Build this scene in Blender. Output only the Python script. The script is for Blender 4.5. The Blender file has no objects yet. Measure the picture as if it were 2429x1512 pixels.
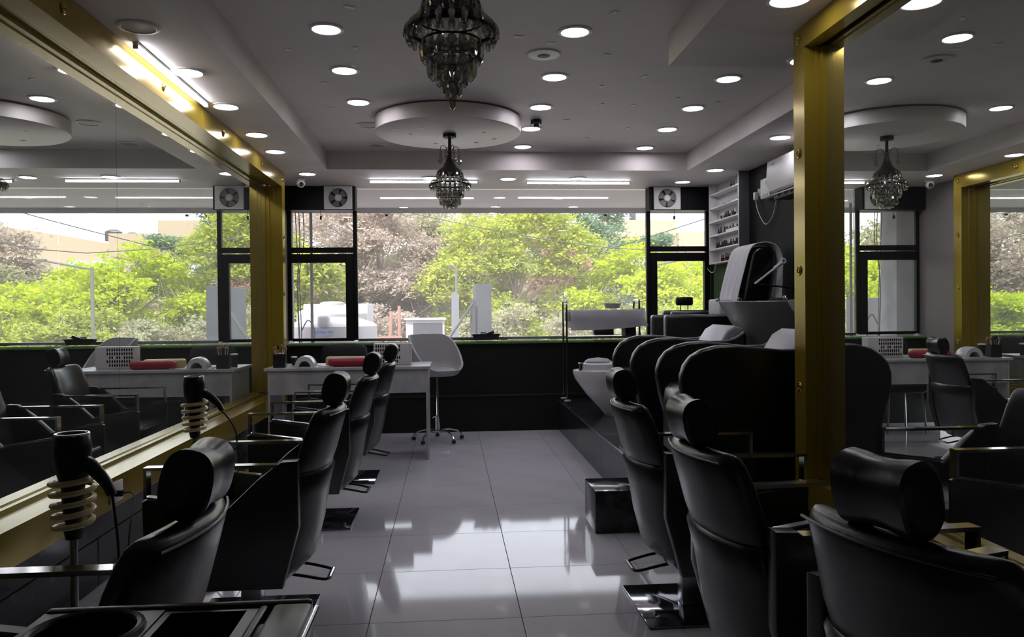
import bpy, bmesh, math, random
import numpy as np
from mathutils import Vector, Matrix
random.seed(7)
rng = np.random.default_rng(11)
PI = math.pi
C = bpy.context.scene.collection
sc = bpy.context.scene

# ------------------------------------------------------------------ camera
cam_d = bpy.data.cameras.new('camera'); cam = bpy.data.objects.new('camera', cam_d); C.objects.link(cam)
YAW, PITCH, ROLL, F = 0.07945986, -0.01227149, -0.00966234, 1876.0
cy, sy = math.cos(YAW), math.sin(YAW)
fw = Vector((sy*math.cos(PITCH), cy*math.cos(PITCH), math.sin(PITCH)))
rt = Vector((cy, -sy, 0)); up = rt.cross(fw)
r2 = rt*math.cos(ROLL) + up*math.sin(ROLL); u2 = up*math.cos(ROLL) - rt*math.sin(ROLL)
M = Matrix((r2, u2, -fw)).transposed().to_4x4(); M.translation = Vector((0, 0, 1.4))
cam.matrix_world = M
cam_d.sensor_width = 36; cam_d.lens = F/2429*36; cam_d.clip_start = .02; cam_d.clip_end = 500
sc.camera = cam
# ------------------------------------------------------------------ world, sun, exposure
w = bpy.data.worlds.new('overcast'); sc.world = w; w.use_nodes = True
nt = w.node_tree; bg = nt.nodes['Background']
bg.inputs[0].default_value = (.86, .89, 1.0, 1); bg.inputs[1].default_value = 2.1
sd = bpy.data.lights.new('sun', 'SUN'); sun = bpy.data.objects.new('sun', sd); C.objects.link(sun)
sd.energy = 5.2; sd.angle = math.radians(12); sd.color = (1, .96, .9)
sun.rotation_euler = (math.radians(38), 0, math.radians(-25))   # high sun from behind the building
pd_ = bpy.data.lights.new('window_portal', 'AREA'); port = bpy.data.objects.new('window_portal', pd_); C.objects.link(port)
pd_.shape = 'RECTANGLE'; pd_.size = 4.9; pd_.size_y = 1.8; pd_.cycles.is_portal = True
port.location = (.65, 9.45, 1.9); port.rotation_euler = (-PI/2, 0, 0)
vs = sc.view_settings
vs.view_transform = 'Standard'; vs.look = 'None'; vs.gamma = 1; vs.use_curve_mapping = False; vs.exposure = 1.0
sc.cycles.use_denoising = True
sc.cycles.adaptive_threshold = .015
sc.cycles.max_bounces = 9; sc.cycles.glossy_bounces = 6; sc.cycles.transparent_max_bounces = 24
sc.cycles.sample_clamp_indirect = 6

# ------------------------------------------------------------------ materials
def mat(name, col, rough=.5, metal=0, emis=None, estr=0, coat=0, noise=None, bump=0, bscale=60, spec=.5, trans=0, sheen=0, ior=1.45):
    m = bpy.data.materials.new(name); m.use_nodes = True
    n = m.node_tree.nodes; l = m.node_tree.links; b = n['Principled BSDF']
    b.inputs['Base Color'].default_value = (*col, 1); b.inputs['Roughness'].default_value = rough
    b.inputs['Metallic'].default_value = metal; b.inputs['Specular IOR Level'].default_value = spec
    b.inputs['Transmission Weight'].default_value = trans; b.inputs['IOR'].default_value = ior
    b.inputs['Coat Weight'].default_value = coat
    if emis: b.inputs['Emission Color'].default_value = (*emis, 1); b.inputs['Emission Strength'].default_value = estr
    if noise or bump:
        tc = n.new('ShaderNodeTexCoord'); nz = n.new('ShaderNodeTexNoise')
        l.new(tc.outputs['Object'], nz.inputs['Vector'])
        if noise:
            col2, sc_, lo, hi = noise
            nz.inputs['Scale'].default_value = sc_; nz.inputs['Detail'].default_value = 6
            mr = n.new('ShaderNodeMapRange'); mr.inputs['From Min'].default_value = lo; mr.inputs['From Max'].default_value = hi
            l.new(nz.outputs['Fac'], mr.inputs['Value'])
            mx = n.new('ShaderNodeMix'); mx.data_type = 'RGBA'
            mx.inputs['A'].default_value = (*col, 1); mx.inputs['B'].default_value = (*col2, 1)
            l.new(mr.outputs['Result'], mx.inputs['Factor']); l.new(mx.outputs['Result'], b.inputs['Base Color'])
        if bump:
            n2 = n.new('ShaderNodeTexNoise'); n2.inputs['Scale'].default_value = bscale; n2.inputs['Detail'].default_value = 4
            l.new(tc.outputs['Object'], n2.inputs['Vector'])
            bp = n.new('ShaderNodeBump'); bp.inputs['Strength'].default_value = bump; bp.inputs['Distance'].default_value = .003
            l.new(n2.outputs['Fac'], bp.inputs['Height']); l.new(bp.outputs['Normal'], b.inputs['Normal'])
    return m
M_ceil = mat('ceiling_paint', (.74, .685, .66), .6, noise=((.68, .63, .605), 2.5, .35, .7))
M_disc = mat('ceiling_disc_paint', (.80, .745, .72), .45)
M_wallk = mat('black_laminate', (.005, .005, .0055), .6, bump=.1, bscale=30, spec=.15)
M_wallg = mat('plaster_pinkish_grey', (.30, .26, .26), .7)
M_granite = mat('black_granite', (.018, .018, .02), .12, noise=((.07, .07, .075), 9, .5, .75))
M_tile = mat('glossy_floor_tile', (.62, .61, .67), .06, noise=((.57, .56, .62), 3, .4, .7), spec=.36)
M_grout = mat('grout', (.12, .12, .13), .8)
M_plat = mat('platform_stone', (.022, .022, .026), .14, noise=((.05, .05, .06), 7, .5, .8))
M_gold = mat('gold_painted_metal', (.36, .255, .026), .2, .45, bump=.05, bscale=15)
M_stud = mat('gold_stud', (.45, .33, .10), .25, .85)
M_black = mat('black_leatherette', (.003, .003, .0032), .30, bump=.2, bscale=55, spec=1.0)
M_blackm = mat('black_matt', (.012, .012, .013), .55)
M_blackp = mat('black_plastic', (.018, .018, .019), .3)
M_blackf = mat('black_window_frame', (.007, .006, .007), .45, spec=.25)
M_chrome = mat('chrome', (.62, .62, .64), .12, 1)
M_steel = mat('brushed_steel', (.42, .42, .44), .28, 1)
M_plate = mat('polished_base_plate', (.26, .26, .30), .07, .95)
M_white = mat('white_plastic', (.72, .71, .70), .4)
M_whitel = mat('white_laminate', (.62, .60, .61), .35)
M_tub = mat('white_tub_shell', (.40, .39, .40), .4)
M_marble = mat('white_marble_laminate', (.46, .46, .48), .3, noise=((.36, .36, .38), 5, .45, .62))
M_towel = mat('grey_white_towel', (.66, .65, .68), .9, bump=.9, bscale=180)
M_ceramic = mat('white_ceramic', (.62, .61, .64), .12)
M_ceramicg = mat('grey_ceramic', (.38, .39, .39), .22)
M_padl = mat('pale_vinyl', (.42, .42, .46), .35)
M_red = mat('red_vinyl', (.30, .012, .03), .4, bump=.5, bscale=120)
M_goldf = mat('gold_sequin', (.55, .42, .2), .4, .4, bump=1, bscale=200)
M_wood = mat('brush_wood', (.35, .22, .12), .5)
M_paint = mat('flaked_paint', (.97, .96, .95), .6)
M_amber = mat('amber_coil', (.9, .74, .38), .2, 0)
M_screw = mat('grey_socket', (.35, .35, .34), .4)
M_conc = mat('concrete', (.26, .25, .27), .85, noise=((.17, .17, .18), 3, .45, .7))
M_soffit = mat('slab_underside', (.30, .29, .29), .8)
M_greyp = mat('grey_painted_wall', (.045, .046, .055), .8, noise=((.06, .061, .072), 2, .5, .7))
M_greyl = mat('light_grey_panel', (.13, .133, .15), .8)
M_tankw = mat('white_tank_plastic', (.36, .34, .36), .5)
M_cream = mat('cream_render', (.36, .28, .20), .9)
M_creamw = mat('pale_render', (.36, .38, .36), .9)
M_asph = mat('dusty_ground', (.50, .45, .42), .95, noise=((.42, .38, .35), .6, .4, .6))
M_pink = mat('faded_red_board', (.30, .15, .12), .8)
M_wire = mat('grey_cable', (.05, .05, .053), .7)
M_lampp = mat('lamp_post_grey', (.10, .105, .09), .7)
M_bark = mat('bark', (.26, .21, .18), .9)
M_turfd = mat('shaded_turf', (.003, .006, .002), .95, bump=1, bscale=220)  # same turf as the sill, the unlit wall's shade put into its colour
M_turf = mat('green_turf_backing', (.035, .075, .02), .95, bump=1, bscale=220)
M_tube = mat('lit_tube', (1, 1, 1), .5, emis=(.92, .92, 1), estr=12)
M_labelb = mat('blue_label', (.25, .30, .45), .6)
M_navy = mat('navy_lettering', (.05, .07, .2), .6)
M_off = mat('unlit_diffuser', (.36, .34, .32), .5)
def emis_mat(n, c, s): return mat(n, (1, 1, 1), .5, emis=c, estr=s)
M_lw = emis_mat('lit_cool_white', (.93, .90, 1.0), 16)
M_lb = emis_mat('lit_bluish', (.80, .80, 1.0), 5)
M_ly = emis_mat('lit_warm', (1.0, .97, .66), 7)
M_lww = emis_mat('lit_warm_white', (1.0, .95, .84), 16)

def mirror_mat():
    m = bpy.data.materials.new('silvered_mirror'); m.use_nodes = True
    n = m.node_tree.nodes; l = m.node_tree.links; n.clear()
    o = n.new('ShaderNodeOutputMaterial'); g = n.new('ShaderNodeBsdfGlossy'); d = n.new('ShaderNodeBsdfDiffuse'); x = n.new('ShaderNodeMixShader')
    g.inputs['Color'].default_value = (.80, .835, .80, 1); g.inputs['Roughness'].default_value = 0
    d.inputs['Color'].default_value = (.5, .52, .5, 1); x.inputs[0].default_value = .05
    l.new(g.outputs[0], x.inputs[1]); l.new(d.outputs[0], x.inputs[2]); l.new(x.outputs[0], o.inputs[0]); return m
M_mirror = mirror_mat()
def glass_mat():
    m = bpy.data.materials.new('hazy_window_glass'); m.use_nodes = True
    n = m.node_tree.nodes; l = m.node_tree.links; n.clear()
    o = n.new('ShaderNodeOutputMaterial'); t = n.new('ShaderNodeBsdfTransparent'); g = n.new('ShaderNodeBsdfGlossy')
    f = n.new('ShaderNodeFresnel'); f.inputs['IOR'].default_value = 1.5
    x = n.new('ShaderNodeMixShader'); g.inputs['Roughness'].default_value = .003
    tr = n.new('ShaderNodeBsdfTranslucent'); tr.inputs['Color'].default_value = (.95, .93, .9, 1)
    y = n.new('ShaderNodeMixShader'); y.inputs[0].default_value = .08  # translucent share mixes a veil of glare and haze into the pane
    t.inputs['Color'].default_value = (.97, .98, .97, 1)
    l.new(t.outputs[0], y.inputs[1]); l.new(tr.outputs[0], y.inputs[2])
    l.new(f.outputs[0], x.inputs[0]); l.new(y.outputs[0], x.inputs[1]); l.new(g.outputs[0], x.inputs[2])
    l.new(x.outputs[0], o.inputs[0]); return m
M_glass = glass_mat()
def crystal_mat():
    m = bpy.data.materials.new('smoked_crystal'); m.use_nodes = True
    n = m.node_tree.nodes; l = m.node_tree.links; n.clear()
    o = n.new('ShaderNodeOutputMaterial'); t = n.new('ShaderNodeBsdfTransparent'); g = n.new('ShaderNodeBsdfGlossy')
    lw = n.new('ShaderNodeLayerWeight'); lw.inputs['Blend'].default_value = .62
    x = n.new('ShaderNodeMixShader'); g.inputs['Roughness'].default_value = .04; g.inputs['Color'].default_value = (.85, .85, .84, 1)
    t.inputs['Color'].default_value = (.80, .80, .78, 1)
    l.new(lw.outputs['Facing'], x.inputs[0]); l.new(t.outputs[0], x.inputs[1]); l.new(g.outputs[0], x.inputs[2]); l.new(x.outputs[0], o.inputs[0]); return m
M_crys = crystal_mat()
def leaf_mat(name, c1, c2, tl=.45):
    m = bpy.data.materials.new(name); m.use_nodes = True
    n = m.node_tree.nodes; l = m.node_tree.links; n.clear()
    o = n.new('ShaderNodeOutputMaterial'); d = n.new('ShaderNodeBsdfDiffuse'); t = n.new('ShaderNodeBsdfTranslucent'); x = n.new('ShaderNodeMixShader')
    a = n.new('ShaderNodeAttribute'); a.attribute_name = 'tint'
    mx = n.new('ShaderNodeMix'); mx.data_type = 'RGBA'; mx.inputs['A'].default_value = (*c1, 1); mx.inputs['B'].default_value = (*c2, 1)
    l.new(a.outputs['Fac'], mx.inputs['Factor']); l.new(mx.outputs['Result'], d.inputs['Color']); l.new(mx.outputs['Result'], t.inputs['Color'])
    x.inputs[0].default_value = tl; l.new(d.outputs[0], x.inputs[1]); l.new(t.outputs[0], x.inputs[2]); l.new(x.outputs[0], o.inputs[0]); return m
L_lime = leaf_mat('lime_leaves', (0.338, 0.437, 0.016), (0.470, 0.519, 0.033))
L_green = leaf_mat('yellow_green_leaves', (0.260, 0.316, 0.052), (0.464, 0.492, 0.093))
L_brown = leaf_mat('dry_brown_leaves', (0.340, 0.273, 0.236), (0.487, 0.413, 0.346))
L_dark = leaf_mat('deep_green_leaves', (0.109, 0.185, 0.109), (0.185, 0.274, 0.164))
L_rust = leaf_mat('rust_leaves', (0.338, 0.175, 0.143), (0.404, 0.274, 0.208))
L_olive = leaf_mat('olive_brown_leaves', (0.273, 0.260, 0.179), (0.410, 0.396, 0.231))
L_turf = leaf_mat('turf_blades', (.26, .40, .18), (.42, .58, .30), .6)

# ------------------------------------------------------------------ mesh helpers
def link(name, me, m, parent=None):
    if m is not None: me.materials.append(m)
    o = bpy.data.objects.new(name, me); C.objects.link(o)
    if parent is not None: o.parent = parent
    return o
def fin(name, bm, m, parent=None, smooth=True, ang=35):
    bmesh.ops.recalc_face_normals(bm, faces=bm.faces)
    me = bpy.data.meshes.new(name); bm.to_mesh(me); bm.free()
    if smooth and len(me.polygons):
        me.polygons.foreach_set('use_smooth', [True]*len(me.polygons)); me.set_sharp_from_angle(angle=math.radians(ang))
    return link(name, me, m, parent)
def bbox(bm, x0, x1, y0, y1, z0, z1, bev=0, seg=2, mtx=None):
    r = bmesh.ops.create_cube(bm, size=1); vs_ = r['verts']
    for v in vs_: v.co = Vector((x0+(v.co.x+.5)*(x1-x0), y0+(v.co.y+.5)*(y1-y0), z0+(v.co.z+.5)*(z1-z0)))
    if bev:
        es = list({e for v in vs_ for e in v.link_edges})
        rr = bmesh.ops.bevel(bm, geom=es, offset=bev, segments=seg, profile=.5, affect='EDGES')
        vs_ = list({v for f in rr['faces'] for v in f.verts} | {v for v in vs_ if v.is_valid})
    if mtx is not None:
        for v in vs_: v.co = mtx @ v.co
    return vs_
def box(name, x0, x1, y0, y1, z0, z1, m, parent=None, bev=0, seg=2, mtx=None):
    bm = bmesh.new(); bbox(bm, x0, x1, y0, y1, z0, z1, bev, seg, mtx); return fin(name, bm, m, parent)
def lathe_bm(bm, prof, c=(0, 0, 0), n=24, sx=1, sy_=1):
    rings = []
    for r, z in prof:
        if r < 1e-6: rings.append([bm.verts.new((c[0], c[1], c[2]+z))])
        else: rings.append([bm.verts.new((c[0]+sx*r*math.cos(2*PI*i/n), c[1]+sy_*r*math.sin(2*PI*i/n), c[2]+z)) for i in range(n)])
    for a, b in zip(rings, rings[1:]):
        if len(a) == 1 and len(b) == 1: continue
        for i in range(n):
            j = (i+1) % n
            if len(a) == 1: bm.faces.new((a[0], b[i], b[j]))
            elif len(b) == 1: bm.faces.new((a[i], a[j], b[0]))
            else: bm.faces.new((a[i], a[j], b[j], b[i]))
def lathe(name, prof, m, parent=None, c=(0, 0, 0), n=24, sx=1, sy_=1, ang=35, smooth=True):
    bm = bmesh.new(); lathe_bm(bm, prof, c, n, sx, sy_); return fin(name, bm, m, parent, smooth, ang)
def cyl(name, c, r, h, m, parent=None, n=20):
    return lathe(name, [(0, 0), (r, 0), (r, h), (0, h)], m, parent, c, n)
def tube_bm(bm, pts, r, n=8, closed=False, wd=None):
    pts = [Vector(p) for p in pts]; k = len(pts); rings = []; prev = None
    for i, p in enumerate(pts):
        if closed: d = pts[(i+1) % k]-pts[i-1]
        else: d = (pts[min(i+1, k-1)]-pts[max(i-1, 0)])
        d.normalize()
        if prev is None:
            a = Vector((0, 0, 1)) if abs(d.z) < .9 else Vector((0, 1, 0))
            u = d.cross(a).normalized()
        else: u = (prev-d*prev.dot(d)).normalized()
        prev = u; v = d.cross(u)
        rr = r[i] if isinstance(r, (list, tuple)) else r
        if wd: rings.append([bm.verts.new(p+u*x*wd[0]+v*y*wd[1]) for x, y in ((-1, -1), (1, -1), (1, 1), (-1, 1))])
        else: rings.append([bm.verts.new(p+u*math.cos(2*PI*q/n)*rr+v*math.sin(2*PI*q/n)*rr) for q in range(n)])
    n = len(rings[0])
    rng_ = range(k) if closed else range(k-1)
    for i in rng_:
        a, b = rings[i], rings[(i+1) % k]
        for q in range(n): bm.faces.new((a[q], a[(q+1) % n], b[(q+1) % n], b[q]))
    if not closed: bm.faces.new(rings[0][::-1]); bm.faces.new(rings[-1])
def tube(name, pts, r, m, parent=None, n=8, closed=False, wd=None):
    bm = bmesh.new(); tube_bm(bm, pts, r, n, closed, wd); return fin(name, bm, m, parent)
def smooth_path(pts, sub=6):
    P = [Vector(p) for p in pts]; out = []
    for i in range(len(P)-1):
        p0, p1, p2, p3 = P[max(i-1, 0)], P[i], P[i+1], P[min(i+2, len(P)-1)]
        for s in range(sub):
            t = s/sub
            out.append(.5*((2*p1)+(p2-p0)*t+(2*p0-5*p1+4*p2-p3)*t*t+(3*p1-p0-3*p2+p3)*t**3))
    out.append(P[-1]); return out
def prism(name, poly, y0, y1, m, parent=None, axis='y', bev=0, seg=2, mtx=None):
    """poly in (x,z) extruded along y; or (y,z) along x; or (x,y) along z"""
    bm = bmesh.new()
    def P(a, b, c): return {'y': (a, c, b), 'x': (c, a, b), 'z': (a, b, c)}[axis]
    A = [bm.verts.new(P(a, b, y0)) for a, b in poly]; B = [bm.verts.new(P(a, b, y1)) for a, b in poly]
    bm.faces.new(A); bm.faces.new(B[::-1]); k = len(poly)
    for i in range(k): bm.faces.new((A[i], B[i], B[(i+1) % k], A[(i+1) % k]))
    bmesh.ops.recalc_face_normals(bm, faces=bm.faces)
    if bev:
        es = [e for e in bm.edges if len(e.link_faces) == 2 and (len(e.link_faces[0].verts) > 4 or len(e.link_faces[1].verts) > 4 or k <= 4)]
        bmesh.ops.bevel(bm, geom=es, offset=bev, segments=seg, profile=.5, affect='EDGES')
    if mtx is not None: bmesh.ops.transform(bm, matrix=mtx, verts=bm.verts)
    return fin(name, bm, m, parent)
def loft(name, secs, m, parent=None, N=28, p=3.2, axis='z', ang=60):
    """secs: (z, xc, half depth, half width, curve) superellipse sections, curve bends the sides forward (+x)"""
    bm = bmesh.new(); rings = []
    for z, xc, hd, hw, cv in secs:
        ring = []
        for i in range(N):
            t = 2*PI*i/N; ct, st = math.cos(t), math.sin(t)
            ex = math.copysign(abs(ct)**(2/p), ct); ey = math.copysign(abs(st)**(2/p), st)
            x = xc+hd*ex+cv*ey*ey; y = hw*ey
            ring.append(bm.verts.new((x, y, z) if axis == 'z' else (x, z, y)))
        rings.append(ring)
    for a, b in zip(rings, rings[1:]):
        for i in range(N): bm.faces.new((a[i], a[(i+1) % N], b[(i+1) % N], b[i]))
    bm.faces.new(rings[0][::-1]); bm.faces.new(rings[-1])
    return fin(name, bm, m, parent, ang=ang)
def tag(o, label, cat, group=None, kind=None):
    if label: o['label'] = label
    if cat: o['category'] = cat
    if group: o['group'] = group
    if kind: o['kind'] = kind
    return o
def thing(name, label, cat, loc=(0, 0, 0), rz=0, group=None):
    o = bpy.data.objects.new(name, None); C.objects.link(o); o.location = loc; o.rotation_euler = (0, 0, rz)
    return tag(o, label, cat, group)
def struct(o): o['kind'] = 'structure'; return o
def sempty(name):
    o = bpy.data.objects.new(name, None); C.objects.link(o); o['kind'] = 'structure'; return o
def kids(o): return [c for c in bpy.data.objects if c.parent == o]
def copy_tree(o, parent=None, top=True):
    c = o.copy(); C.objects.link(c)
    if parent is not None: c.parent = parent
    for ch in [x for x in C.objects if x.parent == o]: copy_tree(ch, c, False)
    return c

# ================================================================== STRUCTURE
ZL, ZU = 2.80, 2.985            # dropped ceiling, raised ceiling
YB = 9.03                       # inner face of the wall under the window
XM = -1.82                      # left mirror plane
# floor: slab and tiles
fl = struct(box('floor', -2.0, 3.25, -1.6, YB+.05, -.12, -.012, M_grout))
TS = .686
tile_me = None
tx0, ty0 = .315-TS*4, 6.30-TS*12
for i in range(8):
    for j in range(17):
        x0, y0 = tx0+i*TS, ty0+j*TS
        x1, y1 = x0+TS, y0+TS
        a, b = max(x0, -1.99), min(x1, 3.2); c_, d = max(y0, -1.55), min(y1, YB+.04)
        if b-a < .03 or d-c_ < .03: continue
        full = abs((b-a)-TS) < 1e-4 and abs((d-c_)-TS) < 1e-4
        if full and tile_me is not None:
            o = bpy.data.objects.new('tile', tile_me); C.objects.link(o); o.parent = fl; o.location = (a, c_, 0)
        elif full:
            o = box('tile', .0015, TS-.0015, .0015, TS-.0015, -.012, 0, M_tile, fl, bev=.0008, seg=1); tile_me = o.data; o.location = (a, c_, 0)
        else:
            box('tile', a+.0015, b-.0015, c_+.0015, d-.0015, -.012, 0, M_tile, fl, bev=.0008, seg=1)
# ceiling
RX0, RX1, RY1, RY0 = -1.195, 2.45, 7.97, -1.6
ce = sempty('ceiling')
box('raised_panel', -2.0, 3.25, -1.6, 9.3, ZU, ZU+.1, M_ceil, ce)
box('soffit_panel', -2.0, RX0, -1.6, 9.3, ZL, ZU-.001, M_ceil, ce)
box('soffit_panel', RX0+.0005, RX1, RY1, 9.3, ZL, ZU-.001, M_ceil, ce)
box('soffit_panel', RX1+.0005, 3.25, 4.52, 9.3, ZL, ZU-.001, M_ceil, ce)
box('soffit_panel', 1.285, 3.25, -1.6, 4.515, ZL, ZU-.001, M_ceil, ce)
lathe('disc_panel', [(0, 0), (.585, 0), (.6, .01), (.6, .12), (.52, .12), (.52, .134), (0, .134)], M_disc, ce, (.01, 6.6, 2.85), 64)
# flakes of old tape left on the ceiling
flk = [(-.95, 4.9), (-.55, 4.85), (.2, 3.9), (.42, 4.6), (.62, 4.7), (1.0, 4.9), (-.6, 5.2), (-.85, 5.6), (1.35, 5.35), (1.2, 6.1), (-.9, 6.3), (1.0, 6.6), (1.45, 6.1), (1.6, 6.9),
       (-.5, 4.2), (.9, 4.2), (1.1, 5.6), (-.3, 7.4), (.6, 7.5), (1.3, 7.3), (1.75, 5.9), (-.2, 3.7), (2.1, 6.0)]
for x, y in flk:
    a = random.uniform(0, PI); s = random.uniform(.02, .035)
    box('paint_flake', -s, s, -.013, .013, ZU-.004, ZU-.0005, M_paint, ce, mtx=Matrix.Translation((x, y, 0)) @ Matrix.Rotation(a, 4, 'Z'))
for x, y in [(-.2, 6.35), (.12, 6.25), (.3, 6.5), (-.3, 6.6), (.25, 6.9), (-.1, 6.95), (.4, 6.75), (-.42, 6.4)]:
    a = random.uniform(0, PI); s = random.uniform(.012, .022)
    box('paint_flake', -s, s, -.009, .009, 2.8465, 2.8495, M_paint, ce, mtx=Matrix.Translation((x, y, 0)) @ Matrix.Rotation(a, 4, 'Z'))
# left wall
wl = sempty('wall_left')
box('upper_board', -2.05, -1.825, -1.6, 9.3, .25, ZL-.001, M_wallg, wl)
box('lower_panel', -2.05, -1.80, -1.6, 4.18, 0, .245, M_granite, wl, bev=.003, seg=1)
box('lower_panel', -2.05, -1.80, 4.185, 8.2, 0, .245, M_granite, wl, bev=.003, seg=1)
box('granite_band', -1.8245, -1.80, -1.6, 8.2, .25, .43, M_granite, wl, bev=.002, seg=1)
# right wall (beyond the partition) and the mirror partition
wr = sempty('wall_right')
box('laminate_board', 3.10, 3.25, 3.95, 9.3, 0, ZL-.001, M_wallk, wr)
box('turf_strip', 3.085, 3.0995, 7.75, 9.02, .4, 1.88, M_turf, wr)
pw = sempty('wall_partition')
box('partition_board', 1.97, 3.25, -1.6, 3.90, 0, ZL-.001, M_wallk, pw)
struct(box('wall_behind', -2.05, 3.25, -1.75, -1.6, 0, ZU+.1, M_wallg))
# back wall below the window, turf clad
wb = sempty('wall_back')
box('turf_cladding', -1.99, 3.09, YB, YB+.06, 0, 1.0, M_turfd, wb)
box('lower_rail', -1.99, 3.09, YB-.006, YB-.0005, .40, .425, M_blackm, wb)
box('sill_bed', -1.99, 3.09, YB-.01, 9.40, 1.0005, 1.018, M_turf, wb)
box('masonry_core', -1.99, 3.09, YB+.061, 9.40, 0, 1.0, M_conc, wb)
# turf pile along the sill (nobody could count the blades)
def blades(name, n, parent):
    x = rng.uniform(-1.80, 3.08, n); y = np.where(rng.random(n) < .35, rng.uniform(YB-.014, YB, n), rng.uniform(YB-.01, 9.36, n))
    z0 = np.full(n, 1.016); h = rng.uniform(.007, .017, n); a = rng.uniform(0, PI, n); w_ = .0022
    fr = y < YB; z0[fr] = rng.uniform(1.0, 1.016, fr.sum())
    dx, dy = np.cos(a)*w_, np.sin(a)*w_; lx, ly = rng.normal(0, .008, n), rng.normal(-.004, .006, n)
    v = np.empty((n, 3, 3)); v[:, 0] = np.c_[x-dx, y-dy, z0]; v[:, 1] = np.c_[x+dx, y+dy, z0]; v[:, 2] = np.c_[x+lx, y+ly, z0+h]
    me = bpy.data.meshes.new(name); me.vertices.add(3*n); me.vertices.foreach_set('co', v.ravel())
    me.loops.add(3*n); me.loops.foreach_set('vertex_index', np.arange(3*n, dtype=np.int32))
    me.polygons.add(n); me.polygons.foreach_set('loop_start', np.arange(0, 3*n, 3, dtype=np.int32)); me.update(calc_edges=True)
    at = me.attributes.new('tint', 'FLOAT', 'POINT'); at.data.foreach_set('value', np.repeat(rng.random(n), 3).astype(np.float32))
    o = link(name, me, L_turf, parent); o['kind'] = 'stuff'; return o
blades('turf_blades', 90000, wb)

# windows
YW = 9.20
def frame_box(n, x0, x1, z0, z1, par, y0=YW-.035, y1=YW+.035): return box(n, x0, x1, y0, y1, z0, z1, M_blackf, par, bev=.004, seg=1)
def side_window(name, x0, x1, lx0, lx1):
    w_ = sempty(name)
    frame_box('head_board', x0, x1, 2.53, 2.799, w_, YW-.17, YW+.03)          # black panel behind the fan
    frame_box('frame_bar', x0, x0+.045, 1.06, 2.53, w_); frame_box('frame_bar', x1-.045, x1, 1.06, 2.53, w_)
    frame_box('frame_bar', x0+.045, x1-.045, 2.06, 2.12, w_, YW-.04, YW+.04)
    frame_box('frame_bar', x0+.045, x1-.045, 1.05, 1.07, w_)
    p = box('pane', x0+.045, x1-.045, YW-.002, YW+.002, 2.12, 2.53, M_glass, w_)
    s = frame_box('sash', x0+.05, x0+.10, 1.072, 2.04, w_, YW-.055, YW+.02)
    bm = bmesh.new()
    for a in ((x0+.045, lx0, 1.072, 2.045), (lx1, x1-.045, 1.072, 2.045), (lx0, lx1, 1.945, 2.045), (lx0, lx1, 1.072, 1.085)):
        bbox(bm, a[0], a[1], YW-.055, YW+.02, a[2], a[3], .003, 1)
    bpy.data.objects.remove(s); s = fin('sash', bm, M_blackf, w_)
    box('pane', lx0, lx1, YW-.004, YW, 1.085, 1.945, M_glass, s)
    return w_
side_window('window_1', -1.822, -1.04, -1.775, -1.17)
side_window('window_3', 2.33, 3.09, 2.45, 3.02)
w2 = sempty('window_2')
for a, b in ((-1.038, .6925), (.6932, 2.328)):
    box('pane', a, b, YW-.004, YW+.004, 1.075, 2.80, M_glass, w2)
box('bottom_channel', -1.04, 2.33, YW-.02, YW+.02, 1.04, 1.075, M_steel, w2)
box('clip', -.72, -.69, YW-.012, YW+.012, 2.478, 2.50, M_blackm, w2)
box('clip', 1.83, 1.86, YW-.012, YW+.012, 2.478, 2.50, M_blackm, w2)
for xx in (-1.42, 2.62):                                             # pull cords
    tube('pull_cord', [(xx, YW-.18, 2.56), (xx, YW-.18, 2.46)], .003, M_blackm, wb)
    box('cord_weight', xx-.01, xx+.01, YW-.19, YW-.17, 2.42, 2.46, M_blackm, wb)

# ================================================================== MIRRORS
def stud(par, p, axis):
    bm = bmesh.new(); lathe_bm(bm, [(0, 0), (.024, 0), (.026, .003), (.022, .006), (.017, .005), (.015, .008), (.012, .009), (.009, .005), (0, .005)], n=20)
    o = fin('stud', bm, M_stud, par, ang=30); o.location = p; o.rotation_euler = (0, axis*PI/2, 0); return o
ml = thing('wall_mirror', 'long wall mirror in a yellow gold frame along the row of six-foot styling places on the window-to-door wall with the hair dryers', 'mirror')
ml['label'] = 'long wall mirror in gold frame behind the two gold-coil dryer stands'
box('mirror_pane', XM-.004, XM, -1.2, 4.532, .56, 2.72, M_mirror, ml)
box('mirror_pane', XM-.004, XM, 4.535, 8.12, .56, 2.72, M_mirror, ml)
def rail_profile(name, y0, y1, z0, z1, par):       # outer face at x=-1.66, stepped towards the glass
    top = z0 > 1.5
    zi, zo = (z0, z1) if top else (z1, z0)
    s = 1 if top else -1
    poly = [(-1.66, zo), (-1.66, zi), (-1.735, zi), (-1.74, zi+s*.006), (-1.775, zi+s*.006), (-1.78, zi+s*.022), (-1.819, zi+s*.022), (-1.819, zo)]
    return prism(name, poly, y0, y1, M_gold, par)
box('seam_backing', XM-.0045, XM-.0041, 4.52, 4.546, .57, 2.71, M_blackm, ml)
rail_profile('frame_rail', -1.2, 8.25, 2.652, 2.797, ml)
rail_profile('frame_rail', -1.2, 8.25, .435, .585, ml)
poly = [(-1.66, 8.25), (-1.66, 8.115), (-1.735, 8.115), (-1.74, 8.109), (-1.775, 8.109), (-1.78, 8.095), (-1.819, 8.095), (-1.819, 8.25)]
prism('frame_post', poly, .586, 2.651, M_gold, ml, axis='z')
for y in (2.38, 3.60, 4.82, 6.05, 7.28, 8.18): stud(ml, (-1.66, y, 2.725), 1)
for z in (2.15, 1.575, 1.0): stud(ml, (-1.66, 8.18, z), 1)
mr = thing('wall_mirror', 'gold framed wall mirror on the partition, its thick post rising beside the shampoo chairs', 'mirror')
SL = .008
def xr(y): return 1.872+SL*(y-3.8)
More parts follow.
